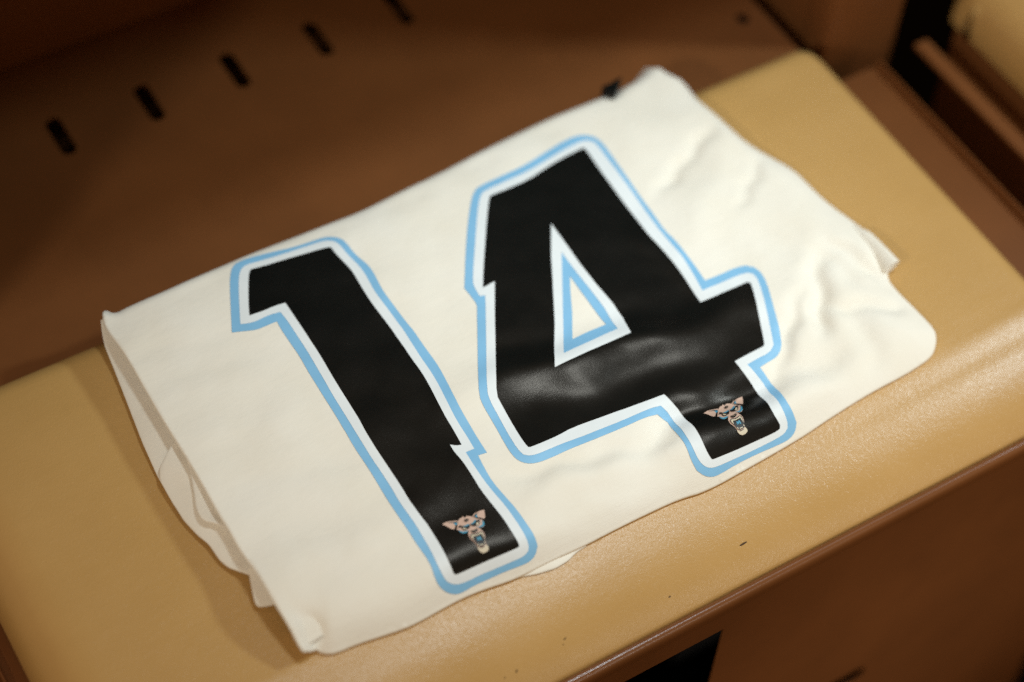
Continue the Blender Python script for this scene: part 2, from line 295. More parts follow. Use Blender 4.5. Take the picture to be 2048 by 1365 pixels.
ONE_BLACK = [(-0.07699, 0.11494), (-0.07675, 0.10911), (-0.07619, 0.10457), (-0.07522, 0.09938), (-0.07453, 0.09497), (-0.07411, 0.09132), (-0.07398, 0.08746), (-0.07414, 0.08337), (-0.07436, 0.07888), (-0.07464, 0.07398), (-0.07485, 0.06859), (-0.075, 0.06271), (-0.07496, 0.05721), (-0.07471, 0.05211), (-0.07439, 0.04687), (-0.074, 0.04147), (-0.07373, 0.03586), (-0.07353, 0.02712), (-0.07391, 0.03415), (-0.07367, 0.0246), (-0.07368, 0.01766), (-0.07386, 0.01015), (-0.07391, 0.00321), (-0.07383, -0.00316), (-0.0739, -0.00832), (-0.07414, -0.01227), (-0.07449, -0.0164), (-0.07494, -0.02071), (-0.07558, -0.02591), (-0.07639, -0.03198), (-0.07703, -0.03773), (-0.07749, -0.04315), (-0.07778, -0.04825), (-0.0779, -0.05303), (-0.07821, -0.05857), (-0.07899, -0.068), (-0.08154, -0.06714), (-0.08319, -0.06618), (-0.0856, -0.06415), (-0.08591, -0.06943), (-0.08577, -0.07322), (-0.08528, -0.07729), (-0.08506, -0.08227), (-0.08509, -0.08818), (-0.08522, -0.09425), (-0.08546, -0.10048), (-0.08526, -0.10689), (-0.08463, -0.11349), (-0.08409, -0.11974), (-0.08366, -0.12566), (-0.08347, -0.13102), (-0.08352, -0.13583), (-0.08345, -0.14024), (-0.08327, -0.14424), (-0.08329, -0.14659), (-0.08362, -0.14763), (-0.08522, -0.14778), (-0.0879, -0.14772), (-0.09221, -0.1475), (-0.09752, -0.1471), (-0.10381, -0.14654), (-0.1096, -0.14609), (-0.1149, -0.14576), (-0.1197, -0.14553), (-0.124, -0.14539), (-0.12658, -0.14523), (-0.12789, -0.14493), (-0.12847, -0.14402), (-0.12825, -0.13897), (-0.12794, -0.13446), (-0.12746, -0.12881), (-0.12712, -0.12193), (-0.12691, -0.11381), (-0.12699, -0.10822), (-0.12734, -0.10514), (-0.12764, -0.10215), (-0.1279, -0.09923), (-0.12813, -0.09515), (-0.12835, -0.0899), (-0.1283, -0.08471), (-0.12798, -0.07957), (-0.12787, -0.07421), (-0.12795, -0.06863), (-0.12804, -0.06245), (-0.12814, -0.05568), (-0.12821, -0.04912), (-0.12826, -0.04276), (-0.1282, -0.03678), (-0.12804, -0.03117), (-0.12774, -0.0261), (-0.12731, -0.02158), (-0.127, -0.01613), (-0.12681, -0.00975), (-0.12667, -0.00285), (-0.12659, 0.00457), (-0.1265, 0.01083), (-0.12639, 0.01593), (-0.12618, 0.02124), (-0.12587, 0.02678), (-0.12562, 0.03254), (-0.12542, 0.03851), (-0.12536, 0.04455), (-0.12545, 0.05065), (-0.12553, 0.05808), (-0.12559, 0.06684), (-0.12562, 0.07532), (-0.12562, 0.08764), (-0.13108, 0.08815), (-0.13516, 0.08825), (-0.13967, 0.08811), (-0.14433, 0.08827), (-0.15158, 0.08897), (-0.14896, 0.09524), (-0.14652, 0.10065), (-0.14337, 0.10729), (-0.14019, 0.11363), (-0.13697, 0.11966), (-0.13473, 0.12312), (-0.13283, 0.12445), (-0.12571, 0.1232), (-0.12033, 0.1223), (-0.11433, 0.12133), (-0.10771, 0.12029), (-0.10045, 0.11917), (-0.09405, 0.11828), (-0.08851, 0.11761), (-0.0854, 0.1172), (-0.08473, 0.11704), (-0.08344, 0.11684), (-0.08153, 0.11662), (-0.07999, 0.11633), (-0.07881, 0.116), (-0.07791, 0.11561)]
ONE_WHITE = [(-0.15987, 0.08575), (-0.15511, 0.09678), (-0.15202, 0.10377), (-0.14902, 0.1104), (-0.14631, 0.11608), (-0.14387, 0.12082), (-0.14167, 0.12442), (-0.13971, 0.12689), (-0.13754, 0.12857), (-0.13518, 0.12947), (-0.1319, 0.12961), (-0.12768, 0.12901), (-0.1214, 0.12797), (-0.11305, 0.12647), (-0.10512, 0.1254), (-0.09762, 0.12475), (-0.09064, 0.12423), (-0.08418, 0.12384), (-0.08002, 0.12347), (-0.07817, 0.12312), (-0.07635, 0.12238), (-0.07456, 0.12123), (-0.0731, 0.11981), (-0.07195, 0.1181), (-0.07114, 0.11608), (-0.07068, 0.11374), (-0.07034, 0.11084), (-0.07014, 0.10738), (-0.06967, 0.1038), (-0.06894, 0.10008), (-0.06829, 0.09653), (-0.06773, 0.09314), (-0.06741, 0.08963), (-0.06733, 0.08599), (-0.06746, 0.08229), (-0.06779, 0.07854), (-0.06815, 0.07443), (-0.06854, 0.06998), (-0.06866, 0.06541), (-0.06852, 0.06073), (-0.06823, 0.05571), (-0.06779, 0.05037), (-0.06748, 0.04482), (-0.0673, 0.03905), (-0.06712, 0.03494), (-0.06693, 0.03247), (-0.06698, 0.02738), (-0.06726, 0.01965), (-0.06752, 0.0123), (-0.06775, 0.00533), (-0.06788, -0.00111), (-0.0679, -0.00704), (-0.06819, -0.01284), (-0.06876, -0.01851), (-0.06952, -0.02448), (-0.07046, -0.03076), (-0.07126, -0.03677), (-0.07191, -0.04252), (-0.07235, -0.04788), (-0.07258, -0.05285), (-0.07268, -0.05759), (-0.07266, -0.06209), (-0.07285, -0.06689), (-0.07344, -0.07457), (-0.07969, -0.07437), (-0.08008, -0.08208), (-0.08021, -0.08755), (-0.08018, -0.09334), (-0.07996, -0.09924), (-0.07952, -0.10524), (-0.07886, -0.11131), (-0.07797, -0.11743), (-0.07741, -0.12363), (-0.0772, -0.1299), (-0.07708, -0.13537), (-0.07703, -0.14003), (-0.07709, -0.14397), (-0.07725, -0.14717), (-0.07773, -0.14941), (-0.07895, -0.15132), (-0.08184, -0.15231), (-0.0842, -0.15264), (-0.08697, -0.15261), (-0.09181, -0.15234), (-0.09871, -0.15181), (-0.10476, -0.15127), (-0.10995, -0.15072), (-0.11525, -0.15039), (-0.12066, -0.15026), (-0.12489, -0.14999), (-0.12794, -0.14958), (-0.13052, -0.14881), (-0.13262, -0.14767), (-0.13408, -0.14639), (-0.13491, -0.14494), (-0.13537, -0.14236), (-0.13545, -0.13863), (-0.13515, -0.13374), (-0.13445, -0.12768), (-0.13398, -0.11987), (-0.13373, -0.11031), (-0.13374, -0.10353), (-0.13401, -0.09953), (-0.13425, -0.09488), (-0.13444, -0.08957), (-0.13434, -0.08397), (-0.13394, -0.0781), (-0.13376, -0.07202), (-0.13378, -0.06572), (-0.13387, -0.05951), (-0.13403, -0.0534), (-0.13405, -0.04701), (-0.13393, -0.04032), (-0.13385, -0.03396), (-0.13379, -0.02792), (-0.13371, -0.02355), (-0.13362, -0.02083), (-0.1335, -0.01632), (-0.13336, -0.01003), (-0.13324, -0.00376), (-0.13315, 0.0025), (-0.13289, 0.00911), (-0.13245, 0.01607), (-0.13211, 0.0229), (-0.13185, 0.02959), (-0.13159, 0.03631), (-0.13134, 0.04306), (-0.13129, 0.05007), (-0.13144, 0.05734), (-0.13152, 0.06432), (-0.13153, 0.07101), (-0.13172, 0.07627), (-0.13227, 0.082), (-0.13847, 0.0829), (-0.14283, 0.08306), (-0.1474, 0.08276), (-0.15112, 0.0829), (-0.15399, 0.08349), (-0.15653, 0.08427)]
ONE_BLUE = [(-0.16765, 0.08275), (-0.16173, 0.09616), (-0.15797, 0.10461), (-0.15441, 0.11257), (-0.15124, 0.1193), (-0.14846, 0.12479), (-0.14599, 0.12893), (-0.14381, 0.13172), (-0.14153, 0.1336), (-0.13915, 0.13454), (-0.13542, 0.13493), (-0.13036, 0.13475), (-0.1243, 0.13392), (-0.11724, 0.13243), (-0.11026, 0.13077), (-0.10335, 0.12894), (-0.09473, 0.12777), (-0.08439, 0.12728), (-0.07829, 0.12686), (-0.07642, 0.12654), (-0.07457, 0.12583), (-0.07275, 0.12475), (-0.07103, 0.12346), (-0.06942, 0.12196), (-0.06808, 0.12029), (-0.06702, 0.11843), (-0.06627, 0.11629), (-0.06586, 0.11386), (-0.06555, 0.11091), (-0.06537, 0.10743), (-0.06497, 0.10404), (-0.06435, 0.10075), (-0.06358, 0.09742), (-0.06268, 0.09405), (-0.06204, 0.09112), (-0.06168, 0.08863), (-0.06162, 0.0856), (-0.06186, 0.08201), (-0.0623, 0.07775), (-0.06295, 0.07282), (-0.06336, 0.06834), (-0.06354, 0.06429), (-0.06345, 0.05983), (-0.0631, 0.05494), (-0.06278, 0.05001), (-0.0625, 0.04503), (-0.06224, 0.04001), (-0.06203, 0.03493), (-0.06174, 0.03133), (-0.06138, 0.0292), (-0.06123, 0.02507), (-0.0613, 0.01896), (-0.06123, 0.01281), (-0.06103, 0.00662), (-0.061, 0.00076), (-0.06113, -0.00477), (-0.06161, -0.01058), (-0.06242, -0.01667), (-0.06337, -0.02296), (-0.06446, -0.02946), (-0.06535, -0.03562), (-0.06605, -0.04143), (-0.06648, -0.04733), (-0.06664, -0.05332), (-0.06688, -0.05942), (-0.06721, -0.06564), (-0.06751, -0.07183), (-0.0679, -0.08107), (-0.07397, -0.08015), (-0.075, -0.08745), (-0.07545, -0.09298), (-0.07567, -0.09917), (-0.07545, -0.10504), (-0.07479, -0.11061), (-0.07402, -0.11645), (-0.07315, -0.12258), (-0.07255, -0.12869), (-0.07224, -0.13479), (-0.07194, -0.14), (-0.07167, -0.14434), (-0.07169, -0.14768), (-0.07215, -0.15122), (-0.0746, -0.15372), (-0.07659, -0.1549), (-0.07893, -0.1556), (-0.0815, -0.15594), (-0.0843, -0.15594), (-0.08887, -0.15564), (-0.09521, -0.15505), (-0.10103, -0.15456), (-0.10632, -0.15417), (-0.11162, -0.1538), (-0.11693, -0.15347), (-0.12183, -0.1534), (-0.12631, -0.15358), (-0.12954, -0.15347), (-0.13151, -0.15309), (-0.13357, -0.15237), (-0.13573, -0.15134), (-0.13754, -0.14994), (-0.13902, -0.14819), (-0.13998, -0.14625), (-0.14041, -0.1441), (-0.14015, -0.14048), (-0.13919, -0.1354), (-0.13898, -0.12853), (-0.13952, -0.11985), (-0.13975, -0.11349), (-0.13966, -0.10943), (-0.13978, -0.10487), (-0.1401, -0.09982), (-0.14027, -0.09447), (-0.14029, -0.08882), (-0.14022, -0.08299), (-0.14007, -0.07697), (-0.1399, -0.07089), (-0.13971, -0.06476), (-0.13959, -0.05843), (-0.13955, -0.05192), (-0.13958, -0.04521), (-0.13968, -0.03831), (-0.13956, -0.03157), (-0.13905, -0.02168), (-0.13927, -0.02299), (-0.13892, -0.01331), (-0.13877, -0.00635), (-0.13869, 0.0011), (-0.1386, 0.008), (-0.1385, 0.01434), (-0.1384, 0.02071), (-0.1383, 0.02712), (-0.13806, 0.03382), (-0.13768, 0.04082), (-0.13765, 0.0478), (-0.13795, 0.05478), (-0.13818, 0.06131), (-0.13832, 0.0674), (-0.13825, 0.07183), (-0.13783, 0.07599), (-0.14347, 0.0761), (-0.14721, 0.07621), (-0.15093, 0.07635), (-0.15461, 0.07719), (-0.15825, 0.07873), (-0.16196, 0.08032)]
FOUR_BLACK = [(0.12787, 0.11355), (0.12794, 0.10918), (0.12765, 0.10425), (0.12702, 0.09732), (0.12648, 0.0888), (0.12603, 0.07869), (0.12569, 0.06878), (0.12544, 0.05906), (0.12524, 0.05007), (0.12508, 0.04181), (0.12475, 0.03396), (0.12428, 0.02651), (0.12434, 0.01988), (0.12493, 0.01407), (0.12537, 0.0075), (0.12567, 0.00018), (0.12571, -0.00694), (0.12551, -0.01386), (0.12504, -0.02059), (0.1243, -0.02714), (0.12367, -0.03377), (0.12287, -0.04384), (0.1304, -0.04465), (0.1366, -0.0449), (0.14398, -0.04484), (0.15105, -0.04477), (0.16117, -0.04465), (0.16268, -0.04628), (0.16138, -0.04994), (0.1593, -0.05477), (0.15601, -0.062), (0.15295, -0.06878), (0.15013, -0.07509), (0.14695, -0.08191), (0.14342, -0.08924), (0.14126, -0.09337), (0.14007, -0.09476), (0.13833, -0.095), (0.13511, -0.09522), (0.12985, -0.09549), (0.12418, -0.09575), (0.11511, -0.09613), (0.11522, -0.10408), (0.11581, -0.10941), (0.1169, -0.11475), (0.11708, -0.12086), (0.11633, -0.12775), (0.11523, -0.13414), (0.11377, -0.14005), (0.1133, -0.14496), (0.11407, -0.15085), (0.11293, -0.15236), (0.10957, -0.15286), (0.10485, -0.15296), (0.09765, -0.15284), (0.09012, -0.15272), (0.08225, -0.15261), (0.07411, -0.15241), (0.06569, -0.15212), (0.061, -0.15188), (0.05958, -0.15158), (0.0591, -0.15077), (0.05881, -0.14919), (0.05854, -0.14656), (0.05883, -0.14239), (0.05969, -0.13666), (0.06044, -0.13085), (0.06109, -0.12498), (0.06164, -0.11918), (0.06208, -0.11346), (0.06179, -0.10881), (0.06078, -0.10523), (0.05985, -0.10159), (0.05859, -0.09604), (0.05046, -0.09539), (0.04269, -0.09478), (0.03256, -0.094), (0.02288, -0.09317), (0.01364, -0.09229), (0.00443, -0.09142), (-0.00474, -0.09057), (-0.0123, -0.09047), (-0.01824, -0.09114), (-0.02395, -0.09148), (-0.02942, -0.09147), (-0.03429, -0.09134), (-0.03854, -0.09108), (-0.04109, -0.0908), (-0.04233, -0.09034), (-0.04264, -0.08918), (-0.04275, -0.08711), (-0.04275, -0.08375), (-0.04241, -0.07811), (-0.04174, -0.07019), (-0.04117, -0.06295), (-0.04072, -0.0564), (-0.04041, -0.05132), (-0.04023, -0.04773), (-0.03793, -0.04206), (-0.03351, -0.03429), (-0.0282, -0.02504), (-0.02201, -0.01429), (-0.01616, -0.00401), (-0.01067, 0.0058), (-0.0039, 0.01753), (0.00816, 0.03801), (-0.00189, 0.03696), (0.00445, 0.04729), (0.00975, 0.0556), (0.01614, 0.06533), (0.02241, 0.07485), (0.02856, 0.08415), (0.03415, 0.09236), (0.03917, 0.09947), (0.04229, 0.10347), (0.04415, 0.10481), (0.0547, 0.10472), (0.06283, 0.10507), (0.07204, 0.10584), (0.08043, 0.10703), (0.08801, 0.10864), (0.09587, 0.11008), (0.10403, 0.11133), (0.11137, 0.11238), (0.11789, 0.11323), (0.12258, 0.11384), (0.12689, 0.1144)]
FOUR_WHITE = [(-0.00379, 0.04716), (-0.00551, 0.04402), (-0.0062, 0.04224), (-0.00672, 0.04015), (-0.00707, 0.03776), (-0.00729, 0.03531), (-0.00743, 0.03151), (-0.00385, 0.03055), (-0.00664, 0.02543), (-0.009, 0.02118), (-0.01187, 0.01609), (-0.01698, 0.00707), (-0.02434, -0.00588), (-0.03204, -0.01927), (-0.04008, -0.03313), (-0.04464, -0.04198), (-0.04572, -0.04583), (-0.04642, -0.05095), (-0.04674, -0.05734), (-0.04733, -0.0647), (-0.0482, -0.07302), (-0.0488, -0.08), (-0.04913, -0.08562), (-0.04902, -0.08967), (-0.04821, -0.09339), (-0.0459, -0.09544), (-0.04382, -0.09646), (-0.04118, -0.09712), (-0.03753, -0.09753), (-0.03288, -0.09769), (-0.02723, -0.09793), (-0.0206, -0.09826), (-0.01201, -0.09883), (-0.00147, -0.09962), (0.00849, -0.10032), (0.01786, -0.10092), (0.02609, -0.10119), (0.0332, -0.10112), (0.0389, -0.10109), (0.04318, -0.10109), (0.04697, -0.10131), (0.05192, -0.10199), (0.05411, -0.1072), (0.05475, -0.11171), (0.05458, -0.11724), (0.05386, -0.12338), (0.0526, -0.13011), (0.05165, -0.13614), (0.05101, -0.14148), (0.05077, -0.14548), (0.05093, -0.14813), (0.0514, -0.15028), (0.05218, -0.15194), (0.05331, -0.15335), (0.05476, -0.15449), (0.05676, -0.15533), (0.05929, -0.15586), (0.06412, -0.15617), (0.07123, -0.15625), (0.0791, -0.15633), (0.08771, -0.15642), (0.09605, -0.15642), (0.1041, -0.15632), (0.10989, -0.15609), (0.1134, -0.15572), (0.11603, -0.15508), (0.11867, -0.1537), (0.11989, -0.15113), (0.1204, -0.14831), (0.1206, -0.14439), (0.12114, -0.13985), (0.12202, -0.13471), (0.12311, -0.12889), (0.12443, -0.12238), (0.12455, -0.11704), (0.12348, -0.11287), (0.12248, -0.10867), (0.12112, -0.10231), (0.12824, -0.10166), (0.13298, -0.10129), (0.13772, -0.10099), (0.14162, -0.09998), (0.14469, -0.09826), (0.1465, -0.09692), (0.14706, -0.09596), (0.14924, -0.09156), (0.15305, -0.08373), (0.15643, -0.0763), (0.15938, -0.06928), (0.16232, -0.06244), (0.16525, -0.05577), (0.16742, -0.05043), (0.16882, -0.04642), (0.16942, -0.04327), (0.1691, -0.0398), (0.16639, -0.03733), (0.16142, -0.03645), (0.15598, -0.03626), (0.14842, -0.03644), (0.14085, -0.03644), (0.12946, -0.03616), (0.13132, -0.02613), (0.13255, -0.01862), (0.13376, -0.01028), (0.13426, -0.00241), (0.13405, 0.00498), (0.13392, 0.01198), (0.13388, 0.01857), (0.13406, 0.02554), (0.13447, 0.03288), (0.13501, 0.04165), (0.13569, 0.05186), (0.13623, 0.06252), (0.13663, 0.07363), (0.13701, 0.08416), (0.13736, 0.0941), (0.13767, 0.10165), (0.13792, 0.1068), (0.13788, 0.11091), (0.13739, 0.11551), (0.13393, 0.1196), (0.12998, 0.12053), (0.12621, 0.12052), (0.12127, 0.11987), (0.1138, 0.11867), (0.10378, 0.11693), (0.09392, 0.11534), (0.0842, 0.11388), (0.07514, 0.11284), (0.06673, 0.11223), (0.05878, 0.1117), (0.05129, 0.11128), (0.04579, 0.11084), (0.04055, 0.11018), (0.03702, 0.10726), (0.03389, 0.10372), (0.02998, 0.09859), (0.02429, 0.09033), (0.01682, 0.07896), (0.0099, 0.06842), (0.0035, 0.05873), (-0.00106, 0.05164)]
FOUR_BLUE = [(-0.01326, 0.04238), (-0.00686, 0.05295), (-0.00165, 0.06139), (0.0045, 0.07121), (0.01072, 0.08076), (0.017, 0.09004), (0.02283, 0.09827), (0.0282, 0.10547), (0.0323, 0.11039), (0.03512, 0.11303), (0.03773, 0.11487), (0.04012, 0.11589), (0.04451, 0.11663), (0.05091, 0.11708), (0.05787, 0.1175), (0.06537, 0.11789), (0.07303, 0.11849), (0.08086, 0.11931), (0.08938, 0.12062), (0.09861, 0.12243), (0.10748, 0.12418), (0.11601, 0.12588), (0.12256, 0.12675), (0.12712, 0.12682), (0.13096, 0.12632), (0.13408, 0.12527), (0.13684, 0.12363), (0.13922, 0.12141), (0.14089, 0.11866), (0.14184, 0.11539), (0.14229, 0.11134), (0.14225, 0.10651), (0.14183, 0.09878), (0.14105, 0.08814), (0.14032, 0.07705), (0.13965, 0.06551), (0.13915, 0.05432), (0.13881, 0.0435), (0.13822, 0.03408), (0.13736, 0.02605), (0.1373, 0.01927), (0.13804, 0.01371), (0.13835, 0.00753), (0.13822, 0.00073), (0.13803, -0.00615), (0.13777, -0.01312), (0.13729, -0.01982), (0.13621, -0.02949), (0.14604, -0.02973), (0.1524, -0.02968), (0.15855, -0.02942), (0.16356, -0.02973), (0.16934, -0.03106), (0.17369, -0.03545), (0.17473, -0.04027), (0.17454, -0.04418), (0.17348, -0.04877), (0.17121, -0.05501), (0.16774, -0.0629), (0.16492, -0.06976), (0.16277, -0.07561), (0.16069, -0.08129), (0.1587, -0.0868), (0.15603, -0.09234), (0.15269, -0.09792), (0.1494, -0.10169), (0.14617, -0.10364), (0.1428, -0.10493), (0.1393, -0.10556), (0.13514, -0.10631), (0.12792, -0.10763), (0.12887, -0.11317), (0.12925, -0.11755), (0.12937, -0.12262), (0.12866, -0.12849), (0.12712, -0.13515), (0.12642, -0.14063), (0.12655, -0.14493), (0.12659, -0.14856), (0.1265, -0.15303), (0.12405, -0.156), (0.12181, -0.15754), (0.11898, -0.15863), (0.1155, -0.15926), (0.11136, -0.15943), (0.10463, -0.15936), (0.09532, -0.15906), (0.08667, -0.15897), (0.07867, -0.15907), (0.07131, -0.15937), (0.06458, -0.15987), (0.05967, -0.16003), (0.05657, -0.15986), (0.05378, -0.15916), (0.05128, -0.15792), (0.04923, -0.15625), (0.04682, -0.15308), (0.04647, -0.14834), (0.04673, -0.14447), (0.04746, -0.13987), (0.04827, -0.1344), (0.04918, -0.12807), (0.04993, -0.12195), (0.05083, -0.11309), (0.04671, -0.1062), (0.04035, -0.10562), (0.03353, -0.10559), (0.02412, -0.10591), (0.01442, -0.10574), (0.00444, -0.10508), (-0.00553, -0.10446), (-0.01549, -0.10389), (-0.02446, -0.10348), (-0.03245, -0.10322), (-0.03834, -0.10288), (-0.04213, -0.10243), (-0.04537, -0.10164), (-0.04806, -0.1005), (-0.0504, -0.09878), (-0.0524, -0.09648), (-0.05371, -0.09387), (-0.05432, -0.09094), (-0.05452, -0.08731), (-0.0543, -0.083), (-0.05374, -0.07664), (-0.05283, -0.06826), (-0.05227, -0.06039), (-0.05206, -0.05304), (-0.05164, -0.04735), (-0.051, -0.04331), (-0.0483, -0.03693), (-0.04354, -0.0282), (-0.03728, -0.01703), (-0.02953, -0.00341), (-0.02308, 0.00799), (-0.01795, 0.01718), (-0.01476, 0.02276), (-0.01351, 0.02472), (-0.01283, 0.02787), (-0.01272, 0.0322), (-0.01281, 0.03636)]
FOUR_HOLE = [(0.06911, 0.06393), (0.06873, 0.04807), (0.06809, 0.02387), (0.06808, 0.00341), (0.06953, -0.0168), (0.06874, -0.0302), (0.06397, -0.04653), (0.04567, -0.04655), (0.01982, -0.04692), (0.00409, -0.04645), (0.01012, -0.03628), (0.02599, -0.01103), (0.04056, 0.01504), (0.05349, 0.03842)]
FOUR_WHITE_HOLE = [(0.06205, 0.03839), (0.06172, 0.01827), (0.06193, 0.00044), (0.06234, -0.017), (0.05928, -0.03786), (0.03666, -0.03912), (0.01542, -0.03945), (0.02735, -0.02012), (0.04248, 0.00556)]
FOUR_BLUE_HOLE = [(0.05596, 0.01772), (0.05536, 0.00129), (0.05554, -0.01431), (0.0554, -0.02953), (0.04149, -0.02967), (0.02812, -0.03033), (0.04059, -0.01005), (0.04889, 0.00565)]
